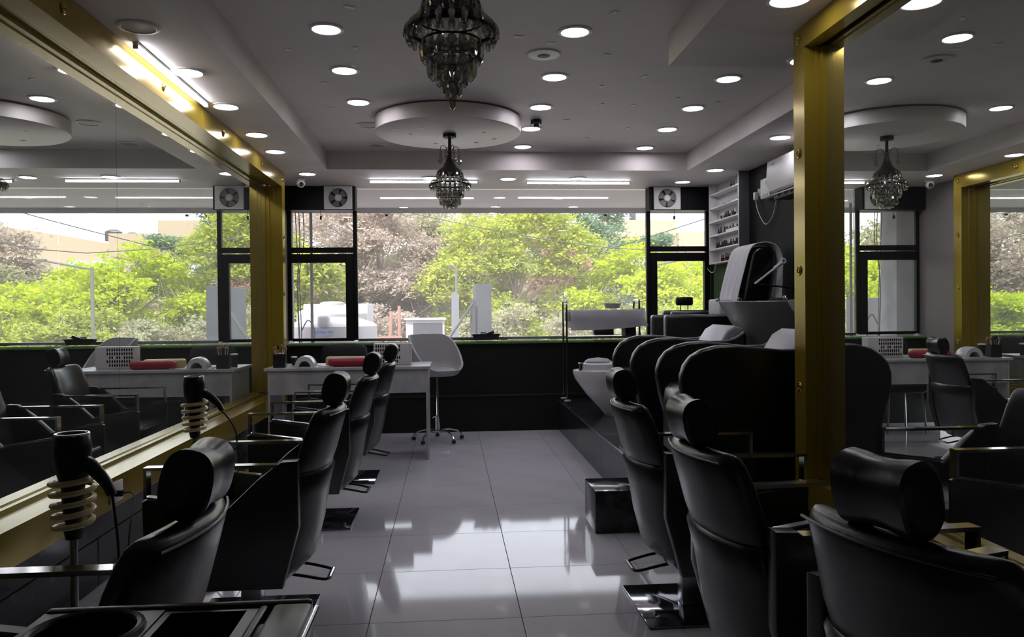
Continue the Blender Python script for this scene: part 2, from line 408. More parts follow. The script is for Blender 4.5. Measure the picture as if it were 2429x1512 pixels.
def quadbox(bm, pts, z0, z1):
    A = [bm.verts.new((x, y, z0)) for x, y in pts]; B = [bm.verts.new((x, y, z1)) for x, y in pts]
    bm.faces.new(A[::-1]); bm.faces.new(B)
    for i in range(len(pts)): bm.faces.new((A[i], A[(i+1) % len(pts)], B[(i+1) % len(pts)], B[i]))
bm = bmesh.new()
quadbox(bm, [(xr(-1.2), -1.2), (xr(3.80), 3.80), (xr(3.80)+.004, 3.80), (xr(-1.2)+.004, -1.2)], .52, 2.69)
fin('mirror_pane', bm, M_mirror, mr)
FX = 1.77
def rail_r(z0, z1):
    top = z0 > 1.5; zi, zo = (z0, z1) if top else (z1, z0); s = 1 if top else -1
    poly = [(FX, zo), (FX, zi), (FX+.055, zi), (FX+.06, zi+s*.006), (FX+.08, zi+s*.006), (FX+.085, zi+s*.02), (1.965, zi+s*.02), (1.965, zo)]
    return prism('frame_rail', poly, -1.2, 3.935, M_gold, mr)
rail_r(2.688, 2.797); rail_r(.385, .535)
poly = [(FX, 3.935), (FX, 3.812), (FX+.055, 3.812), (FX+.06, 3.805), (FX+.08, 3.805), (FX+.085, 3.79), (1.965, 3.79), (1.965, 3.935)]
prism('frame_post', poly, .536, 2.687, M_gold, mr, axis='z')
for y in (3.875, 2.61): stud(mr, (FX, y, 2.745), -1)
for z in (2.17, 1.58, .99): stud(mr, (FX, 3.875, z), -1)
box('lower_board', 1.885, 1.969, -1.6, 3.90, 0, .384, M_granite, pw)
box('end_board', 1.885, 1.969, 3.9355, 3.99, 0, ZL-.001, M_wallk, pw)

# ================================================================== CEILING FITTINGS
def downlight(x, y, z, m, label, r=.078, lit=True):
    t = thing('ceiling_light', label, 'ceiling light', (x, y, z), 0, 'recessed round ceiling lights')
    bm = bmesh.new(); lathe_bm(bm, [(r+.022, -.0005), (r+.02, -.006), (r+.004, -.010), (r, -.008), (r, -.0005)], n=36); fin('trim_ring', bm, M_white, t)
    bm = bmesh.new(); lathe_bm(bm, [(r-.001, -.0006), (r-.001, -.006), (0, -.0065)], n=36); fin('diffuser', bm, m, t)
    return t
for y, m, s in ((4.53, M_lb, 'bluish, nearest the big chandelier'), (5.30, M_ly, 'warm yellow lit one'), (6.10, M_lw, 'white, before the disc'), (6.86, M_off, 'unlit, beside the disc'), (7.68, M_off, 'unlit, by the window soffit')):
    downlight(-.67, y, ZU, m, 'recessed light, raised ceiling row nearer the long mirror: '+s)
for y, m, s in ((4.50, M_ly, 'warm yellow, nearest the camera'), (5.38, M_lw, 'white, after the white speaker'), (6.19, M_lw, 'white, before the black sensor'), (6.93, M_lw, 'white, just behind the black sensor'), (7.70, M_lw, 'white, by the window soffit')):
    downlight(.735, y, ZU, m, 'recessed light, middle row of raised ceiling: '+s)
for y, s in ((5.37, 'nearest the dropped block'), (6.17, 'second from the dropped block'), (6.91, 'third from the dropped block'), (7.72, 'closest to the window soffit')):
    downlight(1.95, y, ZU, M_lb if y < 5.5 else M_lw, 'recessed light, row nearer the shampoo chairs: '+s)
for y, m, s in ((4.02, M_off, 'unlit one beyond the tube light start'), (4.76, M_lw, 'lit one beside the slanting tube light'), (5.54, M_lw, 'lit one just past the tube light'), (6.41, M_lww, 'second lit one past the tube light'), (7.08, M_lw, 'third lit one past the tube light'), (8.22, M_lw, 'lit one above the dome camera')):
    downlight(-1.50 if y < 8 else -1.425, y, ZL, m, 'recessed light over the long gold mirror: '+s)
for x, y, s in ((-.185, 8.45, 'behind the small chandelier'), (.648, 8.49, 'between the two tube lights'), (1.40, 8.45, 'over the second tube light'), (2.61, 8.65, 'beside the far exhaust fan')):
    downlight(x, y, ZL, M_lw if x < 2 else M_lw, 'recessed light in the window soffit '+s)
downlight(2.727, 7.90, ZL, M_lw, 'recessed light above the white bottle shelf')
downlight(2.746, 6.36, ZL, M_lw, 'recessed light above the air conditioner')
downlight(1.56, 3.50, ZL, M_lw, 'large bright recessed light in the dropped block by the gold post', r=.085)
downlight(2.03, 4.36, ZL, M_lw, 'recessed light half hidden behind the thick gold post')
t = thing('ceiling_speaker', 'white round ceiling speaker with dark centre grill', 'speaker', (.606, 4.91, ZU))
lathe('rim_plate', [(.105, -.0005), (.10, -.008), (.04, -.012), (.036, -.006), (.036, -.0005)], M_white, t, n=36)
lathe('grille', [(.035, -.0006), (.034, -.010), (.02, -.013), (0, -.013)], M_blackm, t)
t = thing('motion_sensor', 'small black box sensor hanging under the raised ceiling', 'sensor', (.747, 6.62, ZU))
lathe('housing', [(0, -.0005), (.045, -.0005), (.045, -.04), (0, -.04)], M_blackp, t, n=6)
lathe('lens', [(0, -.0405), (.022, -.0405), (.022, -.06), (0, -.062)], M_blackm, t, n=16)
t = thing('security_camera', 'white dome security camera by the near exhaust fan', 'camera', (-1.54, 8.50, ZL))
lathe('mount', [(0, -.0005), (.05, -.0005), (.05, -.02), (.042, -.03), (0, -.03)], M_white, t)
bm = bmesh.new(); lathe_bm(bm, [(0, -.05), (.03, -.04), (.046, -.012), (.046, .01), (.03, .035), (0, .045)], n=20)
o = fin('eyeball', bm, M_white, t); o.location = (0, -.01, -.055); o.rotation_euler = (.5, .3, 0)
bm = bmesh.new(); lathe_bm(bm, [(0, 0), (.022, 0), (.022, .02), (0, .02)], n=16); o = fin('lens', bm, M_blackm, t); o.location = (.012, -.045, -.068); o.rotation_euler = (PI/2+.4, 0, .3)
def tube_light(p0, p1, label):
    p0, p1 = Vector(p0), Vector(p1); d = p1-p0; L = d.length
    t = thing('tube_light', label, 'tube light', p0, math.atan2(d.y, d.x), 'tube lights')
    box('housing', 0, L, -.014, .014, -.016, -.0005, M_white, t, bev=.002, seg=1)
    box('diffuser', .012, L-.012, -.010, .010, -.034, -.0165, M_tube, t, bev=.004, seg=2)
    for a, b in ((0, .0115), (L-.0115, L)): box('end_cap', a, b, -.012, .012, -.036, -.0165, M_screw, t)
    return t
tube_light((-1.60, 4.24, ZL), (-1.60, 5.44, ZL), 'lit tube light running along the top of the long mirror')
tube_light((-.84, 8.58, ZL), (.33, 8.58, ZL), 'lit tube light across the soffit behind the small chandelier')
tube_light((.855, 8.62, ZL), (2.01, 8.62, ZL), 'lit tube light across the soffit nearer the bottle shelf')

# chandeliers
def crystal_mesh(w_, h):
    w_ *= 1.2; h *= 1.12; bm = bmesh.new(); lathe_bm(bm, [(0, 0), (w_*.32, -h*.12), (w_*.48, -h*.38), (w_*.48, -h*.62), (w_*.34, -h*.88), (0, -h)], n=6, sy_=.7)
    bmesh.ops.recalc_face_normals(bm, faces=bm.faces)
    me = bpy.data.meshes.new('crystal_drop'); bm.to_mesh(me); bm.free(); me.materials.append(M_crys); return me
CR = {k: crystal_mesh(*k) for k in ((.026, .05), (.034, .07), (.04, .075), (.022, .035), (.03, .05))}
def chandelier(x, y, ztop, zc, label, finial):
    """zc = height of the widest ring"""
    t = thing('chandelier', label, 'chandelier', (x, y, 0))
    lathe('canopy', [(0, ztop-.0005), (.055, ztop-.0005), (.055, ztop-.03), (.03, ztop-.034), (0, ztop-.034)], M_blackm, t, n=28)
    cyl('stem', (0, 0, zc+.24), .013, ztop-.034-zc-.24, M_blackm, t)
    lathe('cone', [(.012, zc+.26), (.022, zc+.245), (.028, zc+.22), (.042, zc+.18), (.068, zc+.145), (.105, zc+.115), (.108, zc+.105), (.10, zc+.10)], mat('smoked_bronze', (.07, .065, .06), .3, .8), t, n=32)
    def torus(R, r, z, nm): tube(nm, [(R*math.cos(a*PI/18), R*math.sin(a*PI/18), z) for a in range(36)], r, M_blackm, t, 6, True)
    torus(.105, .005, zc+.10, 'ring'); torus(.115, .004, zc+.045, 'ring'); torus(.155, .007, zc+.008, 'ring'); torus(.105, .004, zc-.03, 'ring'); torus(.075, .004, zc-.09, 'ring')
    def row(n, R, z, key, tilt=0, ph=0):
        for i in range(n):
            a = 2*PI*(i+ph)/n
            o = bpy.data.objects.new('crystal_drop', CR[key]); C.objects.link(o); o.parent = t
            o.location = (R*math.cos(a), R*math.sin(a), z); o.rotation_euler = (0, tilt, a) if tilt else (0, 0, a+PI/2)
    row(18, .107, zc+.10, (.03, .05)); row(20, .125, zc+.055, (.034, .07), -.45); row(24, .155, zc+.03, (.026, .05), -.2)
    row(24, .158, zc-.002, (.022, .035)); row(16, .105, zc-.03, (.034, .07)); row(16, .095, zc-.045, (.03, .05), ph=.5)
    row(12, .080, zc-.088, (.034, .07)); row(8, .05, zc-.115, (.034, .07), ph=.5)
    if finial:
        row(5, .026, zc-.155, (.034, .07)); row(1, .001, zc-.195, (.04, .075))
        cyl('finial_rod', (0, 0, zc-.195), .003, .2, M_chrome, t, 8)
    else: row(4, .024, zc-.13, (.03, .05))
    for k in range(4):                                                 # curled arms with hanging drops
        a = k*PI/2+.4; ca, sa = math.cos(a), math.sin(a); z0 = zc+.25
        pts = [(0.012, z0), (.03, z0+.055), (.055, z0+.075), (.08, z0+.06), (.085, z0+.03)]
        tube('scroll_arm', smooth_path([(r*ca, r*sa, z) for r, z in pts], 4), .0025, M_blackm, t, 6)
        o = bpy.data.objects.new('crystal_drop', CR[(.034, .07)]); C.objects.link(o); o.parent = t; o.location = (.085*ca, .085*sa, z0+.0)
        o = bpy.data.objects.new('crystal_drop', CR[(.022, .035)]); C.objects.link(o); o.parent = t; o.location = (.085*ca, .085*sa, z0+.032)
    return t
chandelier(.02, 2.90, ZU, 2.405, 'big smoked crystal chandelier with a long bottom drop, hanging nearest the camera', True)
chandelier(.02, 6.57, 2.85, 2.425, 'smaller-looking crystal chandelier hanging under the round ceiling disc', False)

# ================================================================== SALON CHAIRS
PLAN_CHAIR_MESHES = {}
def salon_chair(loc, rz, label, proto=None, off=0):
    if proto is not None:
        c = copy_tree(proto); c.location = loc; c.rotation_euler = (0, 0, rz); c['label'] = label
        if off:
            for ch in [x for x in C.objects if x.parent == c and x.name.split('.')[0] in ('base_plate', 'column')]: ch.location.x += off
        return c
    t = thing('salon_chair', label, 'salon chair', loc, rz, 'black styling chairs')
    box('base_plate', -.26, .26, -.26, .26, .0005, .014, M_plate, t, bev=.004)
    o = box('column', -.044, .044, -.044, .044, .0145, .25, M_steel, t, bev=.006)
    tube('foot_lever', smooth_path([(-.05, .075, .235), (-.2, .085, .225), (-.32, .08, .20), (-.345, .06, .195)], 4)+smooth_path([(-.345, -.06, .195), (-.32, -.08, .20), (-.2, -.085, .225), (-.05, -.075, .235)], 4), .007, M_blackm, t, 6)
    o = tube('lever_grip', [(-.352, -.062, .198), (-.352, .062, .198)], .009, M_chrome, t, 8)
    box('seat_box', -.2, .33, -.275, .275, .2505, .36, M_blackm, t, bev=.012)
    box('seat_cushion', -.23, .37, -.272, .272, .3605, .50, M_black, t, bev=.035, seg=3)
    for s in (-1, 1):
        y0, y1 = (.276, .335) if s > 0 else (-.335, -.276)
        p = prism('side_panel', [(-.20, .245), (.32, .245), (.35, .27), (.36, .625), (.34, .632), (.02, .585), (-.10, .70), (-.20, .775), (-.27, .78), (-.27, .5)], y0, y1, M_black, t, bev=.010, seg=2)
        ym = (y0+y1)/2
        tube('armrest', [(-.26, ym, .757), (.352, ym, .757)], 0, M_chrome, t, wd=(.0245, .0065))
        tube('arm_post', [(.345, ym, .7503), (.345, ym, .636)], 0, M_chrome, t, wd=(.0065, .0245))
        o = tube('arm_trim', [(.355, ym, .6405), (.03, ym, .594)], 0, M_chrome, t, wd=(.019, .004))
    # backrest: lower shell overlapped by the upper pad, curved round the sitter
    loft('back_shell', [(.222, -.13, .03, .16, .01), (.235, -.15, .06, .22, .02), (.30, -.205, .075, .255, .04), (.45, -.25, .07, .262, .05), (.60, -.285, .06, .266, .055), (.69, -.31, .058, .268, .055), (.708, -.313, .045, .255, .05)], M_black, t, N=36)
    loft('back_pad', [(.66, -.285, .04, .24, .05), (.675, -.295, .05, .255, .055), (.76, -.325, .052, .256, .055), (.88, -.36, .05, .248, .055), (.935, -.378, .046, .243, .052), (.958, -.384, .038, .233, .05), (.970, -.386, .024, .22, .045), (.973, -.386, .008, .205, .04)], M_black, t, N=36)
    tube('piping', [( -.383-.040*1+.05*(yy/.25)**2, yy, .95) for yy in [(-.222+.444*i/16) for i in range(17)]], .0035, M_black, t, 6)
    for s in (-1, 1): cyl('headrest_rod', (-.37, s*.05, .965), .006, .05, M_chrome, t, 8)
    hs = []
    for yy, k in ((-.088, .74), (-.0865, .90), (-.081, 1), (-.05, .97), (-.02, .90), (.02, .90), (.05, .97), (.081, 1), (.0865, .90), (.088, .74)): hs.append((yy, 0, .054*k, .074*k, 0))
    o = loft('headrest', hs, M_black, t, N=32, p=2.5, axis='y', ang=42); o.location = (-.385, 0, 1.045); o.rotation_euler = (0, math.radians(-12), 0)
    return t
XLc, XRc = -.90, 1.13
P0 = salon_chair((XLc, 3.66, 0), PI, 'second black salon chair behind the tray cart, bright floor showing under it')
salon_chair((-.925, 1.74, 0), PI, 'black salon chair right behind the black tray cart, its headrest shining', P0)
salon_chair((XLc, 5.35, 0), PI, 'black salon chair third from the front in the long mirror row', P0)
salon_chair((XLc+.03, 6.66, 0), PI, 'black salon chair closest to the white nail table', P0)
salon_chair((XRc+.05, 3.62, 0), 0, 'black salon chair in front of the shampoo wings, base plate fully showing', P0, -.07)
salon_chair((XRc+.01, 2.45, 0), math.radians(3), 'black salon chair in the middle of the three by the gold post', P0, -.05)
salon_chair((1.185, 1.55, 0), math.radians(18), 'largest, closest black salon chair, turned slightly, under the smaller mirror', P0)

# ================================================================== DRYER STANDS
def dryer_stand(x, y, zc, ang, label, lab2, cord):
    t = thing('dryer_stand', label, 'dryer holder', (x, y, 0), 0, 'hair dryer stands')
    lathe('base', [(0, .0005), (.11, .0005), (.11, .012), (.05, .02), (.014, .03), (0, .03)], M_steel, t, n=28)
    cyl('pole', (0, 0, .03), .011, zc-.10-.03, M_steel, t, 12)
    lathe('cup', [(0, zc-.10), (.022, zc-.10), (.028, zc-.07), (.024, zc-.065), (0, zc-.068)], M_blackp, t, n=20)
    pts = [((.050+.010*(i/60))*math.cos(i*2*PI*5/60+2), (.050+.010*(i/60))*math.sin(i*2*PI*5/60+2), zc-.07+.16*i/60) for i in range(61)]
    pts = [(pts[0][0]*.3, pts[0][1]*.3, zc-.075)]+pts
    tube('coil', smooth_path(pts, 2), .0085, M_amber, t, 8)
    d = thing('hair_dryer', lab2, 'hair dryer', (x, y, 0), 0, 'hair dryers')
    lathe('barrel', [(.018, zc-.062), (.026, zc-.04), (.032, zc+.05), (.042, zc+.09), (.050, zc+.12), (.052, zc+.17), (.048, zc+.205), (.043, zc+.212), (.041, zc+.205), (0, zc+.202)], M_blackp, d, n=28)
    tube('rear_ring', [(.045*math.cos(a*PI/12), .045*math.sin(a*PI/12), zc+.209) for a in range(24)], .0035, M_chrome, d, 6, True)
    ca, sa = math.cos(ang), math.sin(ang)
    hp = [(.03, .125), (.065, .122), (.10, .10), (.135, .07), (.155, .04)]
    tube('handle', smooth_path([(r*ca, r*sa, zc+z) for r, z in hp], 4), [.026-.0008*i for i in range(17)], M_blackp, d, 12)
    cp = [(.155*ca, .155*sa, zc+.04)]+[(a-x, b-y, c) for a, b, c in cord]
    tube('cord', smooth_path(cp, 6), .0042, M_blackm, d, 6)
dryer_stand(-1.11, 2.42, .835, -.45, 'chrome pole stand with gold coil holder, closest to the camera', 'black hair dryer in the closer gold coil', [(-.955, 2.35, .72), (-.965, 2.38, .5), (-.97, 2.45, .3), (-1.1, 2.55, .05), (-1.5, 2.7, .01)])
dryer_stand(-1.285, 4.10, .865, -.3, 'chrome pole stand with gold coil holder, farther one beside the mirror rail', 'black hair dryer in the farther gold coil, cord arching down', [(-1.07, 4.05, .80), (-1.06, 4.08, .6), (-1.06, 4.2, .3), (-1.3, 4.3, .02)])
t = thing('power_socket', 'white socket with a black plug on the lower gold rail', 'socket', (-1.66, 4.06, .51))
box('face_plate', .0005, .010, -.07, .07, -.05, .05, M_white, t, bev=.003)
box('plug', .0105, .05, -.045, -.015, -.015, .015, M_blackp, t, bev=.004)
tube('plug_cord', smooth_path([(.05, -.03, 0), (.13, -.1, .0), (.18, -.3, -.15), (.2, -.4, -.5)], 5), .004, M_blackm, t, 6)

# ================================================================== TRAY CART (front)
t = thing('tray_cart', 'black plastic salon cart top with a round dryer hole and a deep tray', 'cart', (0, 0, 0))
zt = .915; X0, X1, Y0, Y1 = -.86, -.225, .98, 1.335
# rim plate with a round hole and a rectangular well
bm = bmesh.new()
def ringplate(bm, outer, inner, z, depth):
    n = len(inner); A = [bm.verts.new((x, y, z)) for x, y in outer]; B = [bm.verts.new((x, y, z)) for x, y in inner]; D = [bm.verts.new((x, y, z-depth)) for x, y in inner]
    for i in range(n):
        j = (i+1) % n; bm.faces.new((A[i], A[j], B[j], B[i])); bm.faces.new((B[i], B[j], D[j], D[i]))
    bm.faces.new(D); return A
def sq(x0, x1, y0, y1, n):
    cx, cy_ = (x0+x1)/2, (y0+y1)/2; out = []
    for i in range(n):
        a = 2*PI*i/n; c, s = math.cos(a), math.sin(a); k = 1/max(abs(c), abs(s)); out.append((cx+c*k*(x1-x0)/2, cy_+s*k*(y1-y0)/2))
    return out
HX0, HX1 = -.80, -.57
circ = [(-.556+.074*math.cos(2*PI*i/32), 1.24+.074*math.sin(2*PI*i/32)) for i in range(32)]
ringplate(bm, sq(-.655, -.465, 1.14, 1.325, 32), circ, zt, .14)
fin('dryer_holder', bm, M_blackp, t, ang=30)
bm = bmesh.new(); tube_bm(bm, [(-.556+.079*math.cos(2*PI*i/32), 1.24+.079*math.sin(2*PI*i/32), zt) for i in range(32)], .008, 8, True); fin('hole_rim', bm, M_blackp, t)
bm = bmesh.new(); ringplate(bm, sq(-.4645, -.315, Y0, 1.325, 32), sq(-.452, -.333, Y0+.02, 1.312, 32), zt-.002, .09); fin('tray_well', bm, M_blackp, t, ang=30)
box('front_lip', -.655, -.465, Y0, 1.1395, zt-.06, zt, M_blackp, t, bev=.006)
box('back_lip', -.655, -.232, 1.3255, 1.345, zt-.03, zt+.004, M_blackp, t, bev=.006)
box('end_block', -.292, -.228, Y0, 1.325, zt-.12, zt+.004, M_blackp, t, bev=.008)
box('groove_bar', -.3145, -.3, Y0, 1.325, zt-.08, zt+.002, M_blackp, t, bev=.005)
tube('side_rail', [(-.222, Y0, zt-.004), (-.222, 1.32, zt-.004)], .004, M_chrome, t, 8)
box('body', -.64, -.25, 1.0, 1.30, .12, zt-.1415, M_blackp, t, bev=.02)
for x in (-.62, -.27):
    for y in (1.02, 1.28):
        lathe('caster', [(0, -.03), (.022, -.024), (.03, 0), (.022, .024), (0, .03)], M_blackm, t, (x, y, .031), 14)
        cyl('caster_stem', (x, y, .058), .006, .061, M_chrome, t, 8)

# ================================================================== NAIL TABLE
t = thing('nail_table', 'white marbled nail table with solid end panels', 'table', (0, 0, 0))
TX0, TX1, TY0, TY1, TZ = -1.66, -.20, 7.38, 8.02, .875
box('table_top', TX0-.03, TX1+.02, TY0-.02, TY1, TZ-.025, TZ, M_marble, t, bev=.002, seg=1)
box('front_apron', TX0+.02, TX1-.02, TY0+.005, TY0+.025, .63, TZ-.0255, M_marble, t)
box('end_panel', TX1-.0195, TX1, TY0, TY1-.01, .001, TZ-.0255, M_marble, t)
box('end_panel', TX0, TX0+.0195, TY0, TY1-.01, .001, TZ-.0255, M_marble, t)
box('leg', TX0+.20, TX0+.235, TY0+.1, TY0+.135, .001, TZ-.0255, M_marble, t)
zt = TZ+.0005
# brush pot
t = thing('brush_pot', 'black square pot full of nail and make-up brushes', 'brush pot', (-1.565, 7.47, zt))
bm = bmesh.new(); bbox(bm, -.055, .055, -.04, .04, 0, .125)
bmesh.ops.delete(bm, geom=[max(bm.faces, key=lambda f: f.calc_center_median().z)], context='FACES'); fin('pot', bm, M_blackp, t)
for i in range(12):
    a, b = random.uniform(-.042, .042), random.uniform(-.03, .03); lx = a*1.5; h = random.uniform(.15, .195)
    q = tube('brush', [(a*.6, b*.6, .005), (lx, b*1.2, h)], .003, random.choice([M_wood, M_white, M_blackm]), t, 6)
    bm = bmesh.new(); lathe_bm(bm, [(.004, 0), (.011, .015), (.009, .028), (0, .034)], c=(lx, b*1.2, h), n=8); fin('bristles', bm, random.choice([M_wood, M_blackm, M_wood]), q)
# uv lamp
t = thing('nail_lamp', 'white domed nail drying lamp on the table', 'nail lamp', (-1.335, 7.52, zt))
bm = bmesh.new(); N = 20
def lamp_ring(y, k, r0=1):
    return [bm.verts.new((.098*k*r0*math.cos(PI*i/N), y, .108*k*r0*math.sin(PI*i/N))) for i in range(N+1)]
R = [lamp_ring(-.10, .92), lamp_ring(-.06, 1), lamp_ring(.03, 1), lamp_ring(.09, .85), lamp_ring(.12, .5)]
I = [lamp_ring(-.10, .55), lamp_ring(.05, .5)]
for a, b in zip(R, R[1:]):
    for i in range(N): bm.faces.new((a[i], a[i+1], b[i+1], b[i]))
for i in range(N): bm.faces.new((R[0][i], R[0][i+1], I[0][i+1], I[0][i])); bm.faces.new((I[0][i], I[0][i+1], I[1][i+1], I[1][i]))
bm.faces.new(I[1]); bm.faces.new(R[-1][::-1]); fin('shell', bm, mat('lamp_shell', (.6, .6, .64), .2), t, ang=45)
box('base_tray', -.14, .12, -.115, .11, -.0003, .006, mat('clear_tray', (.5, .5, .54), .15), t, bev=.002)
def pillow(name, x0, x1, y0, y1, z0, z1, m, lab, cat, grp=None, b=.03):
    return tag(box(name, x0, x1, y0, y1, z0, z1, m, None, bev=b, seg=4), lab, cat, grp)
pillow('hand_rest', -1.13, -.72, 7.45, 7.55, zt, zt+.078, M_red, 'crimson padded hand rest lying on the nail table', 'hand rest', b=.035)
pillow('hand_rest', -1.17, -.80, 7.585, 7.68, zt, zt+.085, M_goldf, 'gold glittery hand rest behind the crimson one', 'hand rest', b=.02)
tag(lathe('paper_plate', [(0, 0), (.07, 0), (.085, .006), (.083, .008), (.07, .003), (0, .003)], M_white, None, (-1.16, 7.47, zt), 24, 1, .5), 'small white dish beside the crimson hand rest', 'dish')
for (x, y, h, r, lb) in ((-1.60, 7.70, .11, .034, 'dark tall cup with a white lid behind the brush pot'), (-1.50, 7.80, .07, .026, 'short white-capped jar beside the dark lidded cup')):
    t = thing('cosmetic_jar', lb, 'jar', (x, y, zt)); lathe('jar', [(0, 0), (r*.85, 0), (r, h), (0, h)], M_blackp, t); lathe('lid', [(0, h+.0005), (r*1.15, h+.0005), (r*1.15, h+.012), (0, h+.016)], M_white, t)
# nail colour display box: rows of dark nail chips
t = thing('nail_display', 'white nail sample box with rows of dark nail chips', 'display box', (-.50, 7.66, zt), math.radians(0))
box('case', -.22, .13, -.05, .09, 0, .205, M_whitel, t, bev=.004)
chip = None
for r_ in range(5):
    for c_ in range(11):
        if (r_ == 2 and c_ in (4, 7, 10)) or (r_ == 3 and c_ == 0) or (r_ == 4 and c_ == 10) or random.random() < .05: continue
        if chip is None:
            bm = bmesh.new(); lathe_bm(bm, [(0, 0), (.0075, 0), (.006, .003), (0, .004)], n=12, sy_=2)
            bmesh.ops.rotate(bm, cent=(0, 0, 0), matrix=Matrix.Rotation(PI/2, 3, 'X'), verts=bm.verts)
            o = fin('nail_chip', bm, mat('dark_polish', (.03, .012, .015), .2), t); chip = o.data
        else: o = bpy.data.objects.new('nail_chip', chip); C.objects.link(o); o.parent = t
        o.location = (-.195+c_*.022, -.0505, .178-r_*.036)
box('side_card', .131, .136, -.045, .085, .01, .2, M_whitel, t)

# black tub chair behind the table
t = thing('tub_chair', 'black low chair with a rounded back behind the nail table', 'chair', (-1.13, 8.46, 0), 0)
loft('back', [(.55, .0, .03, .22, 0), (.70, .0, .035, .25, 0), (.90, 0, .035, .25, 0), (1.0, 0, .03, .235, 0), (1.03, 0, .02, .19, 0), (1.038, 0, .01, .12, 0)], M_blackm, t)
kids_ = None
bpy.context.view_layer.update()
for ch in C.objects:
    if ch.parent == t and ch.name.startswith('back'): ch.rotation_euler = (0, 0, PI/2); ch.location = (0, .2, 0)
box('seat', -.23, .23, -.22, .21, .44, .55, M_blackm, t, bev=.03, seg=3)
for x in (-.19, .19):
    for y in (-.18, .17): tube('leg', [(x, y, .44), (x*1.15, y*1.15, .001)], .012, M_steel, t, 8)

# white stool
t = thing('bar_stool', 'white tub bar stool on a chrome wheeled base', 'stool', (-.13, 8.42, 0), 0)
def tub(bm, thick=.012):
    nA, nR = 40, 8; outer = []; inner = []
    for i in range(nA):
        a = 2*PI*i/nA; fr = .5-.5*math.cos(a)        # a=0 is the open front
        k = max(0, min(1, (fr-.06)/.82)); k = k*k*(3-2*k)
        top = .055+.34*k
        o_, n_ = [], []
        for j in range(nR+1):
            s = j/nR; z = s*top; rr = .17+.075*min(1, z/.10)**.6+.02*max(0, z-.1)/.3
            ell = 1.0
            o_.append(bm.verts.new((rr*math.cos(a)*ell, rr*math.sin(a)*1.08, .60+z)))
            n_.append(bm.verts.new(((rr-thick*1.6)*math.cos(a)*ell, (rr-thick*1.6)*math.sin(a)*1.08, .60+max(z, .012))))
        outer.append(o_); inner.append(n_)
    for i in range(nA):
        p = (i+1) % nA
        for j in range(nR):
            bm.faces.new((outer[i][j], outer[p][j], outer[p][j+1], outer[i][j+1])); bm.faces.new((inner[i][j], inner[i][j+1], inner[p][j+1], inner[p][j]))
        bm.faces.new((outer[i][nR], outer[p][nR], inner[p][nR], inner[i][nR]))
    bm.faces.new([outer[i][0] for i in range(nA)][::-1]); bm.faces.new([inner[i][0] for i in range(nA)])
bm = bmesh.new(); tub(bm); o = fin('shell', bm, M_tub, t, ang=50); o.rotation_euler = (0, 0, math.radians(-50)); o.scale = (1.1, 1.1, 1.1); o.location = (0, 0, .04)
lathe('cushion', [(0, .005), (.15, .005), (.19, .02), (.195, .035), (.17, .055), (0, .06)], M_tub, t, (0, 0, .72), 28)
cyl('gas_column', (0, 0, .14), .016, .555, M_chrome, t); cyl('column_sleeve', (0, 0, .10), .026, .17, M_chrome, t)
tube('height_lever', [(-.02, -.01, .27), (-.055, -.03, .255)], .006, M_chrome, t, 6)
for k in range(5):
    a = 2*PI*k/5+.35; ca, sa = math.cos(a), math.sin(a)
    tube('leg', smooth_path([(.02*ca, .02*sa, .115), (.12*ca, .12*sa, .125), (.22*ca, .22*sa, .10), (.27*ca, .27*sa, .052)], 4), .011, M_chrome, t, 8)
    o = lathe('caster', [(0, -.018), (.018, -.016), (.025, 0), (.018, .016), (0, .018)], M_blackm, t, (.27*ca, .27*sa, .0255), 14)

# ================================================================== SILL OBJECTS
zs = 1.0455
t = thing('sill_bowl', 'black rectangular tub on the green sill', 'tub', (.42, 9.09, zs))
bm = bmesh.new()
A = [bm.verts.new(p) for p in ((-.13, -.045, 0), (.13, -.045, 0), (.13, .045, 0), (-.13, .045, 0))]
B = [bm.verts.new(p) for p in ((-.155, -.055, .055), (.155, -.055, .055), (.155, .055, .055), (-.155, .055, .055))]
D = [bm.verts.new(p) for p in ((-.165, -.065, .058), (.165, -.065, .058), (.165, .065, .058), (-.165, .065, .058))]
E_ = [bm.verts.new(p) for p in ((-.165, -.065, .068), (.165, -.065, .068), (.165, .065, .068), (-.165, .065, .068))]
G = [bm.verts.new(p) for p in ((-.145, -.048, .066), (.145, -.048, .066), (.145, .048, .066), (-.145, .048, .066))]
H_ = [bm.verts.new(p) for p in ((-.122, -.038, .008), (.122, -.038, .008), (.122, .038, .008), (-.122, .038, .008))]
for P_, Q in ((A, B), (B, D), (D, E_), (E_, G), (G, H_)):
    for i in range(4): bm.faces.new((P_[i], P_[(i+1) % 4], Q[(i+1) % 4], Q[i]))
bm.faces.new(A[::-1]); bm.faces.new(H_); fin('tub', bm, M_blackp, t)
tag(lathe('glass_jar', [(0, 0), (.035, 0), (.042, .03), (.03, .075), (.033, .085), (0, .085)], M_screw, None, (.39, 9.09, zs+.0085)), 'greyish jar standing in the black sill tub', 'jar')
tag(box('tissue_pack', -.05, .05, -.02, .02, 0, .035, M_blackp, None, bev=.008, mtx=Matrix.Translation((.475, 9.095, zs+.0585)) @ Matrix.Rotation(-.35, 4, 'Y')), 'dark flat pack lying tilted in the black sill tub', 'pack')
for i, (x, l, s) in enumerate(((.78, .11, 'nearer the black tub'), (1.02, .13, 'nearer the towel trolley'))):
    tag(box('paper_sheet', x-l, x+l, 9.02, 9.08, zs-.001+.0006*i, zs+.004, M_white), 'pale paper strip lying on the green sill '+s, 'paper')
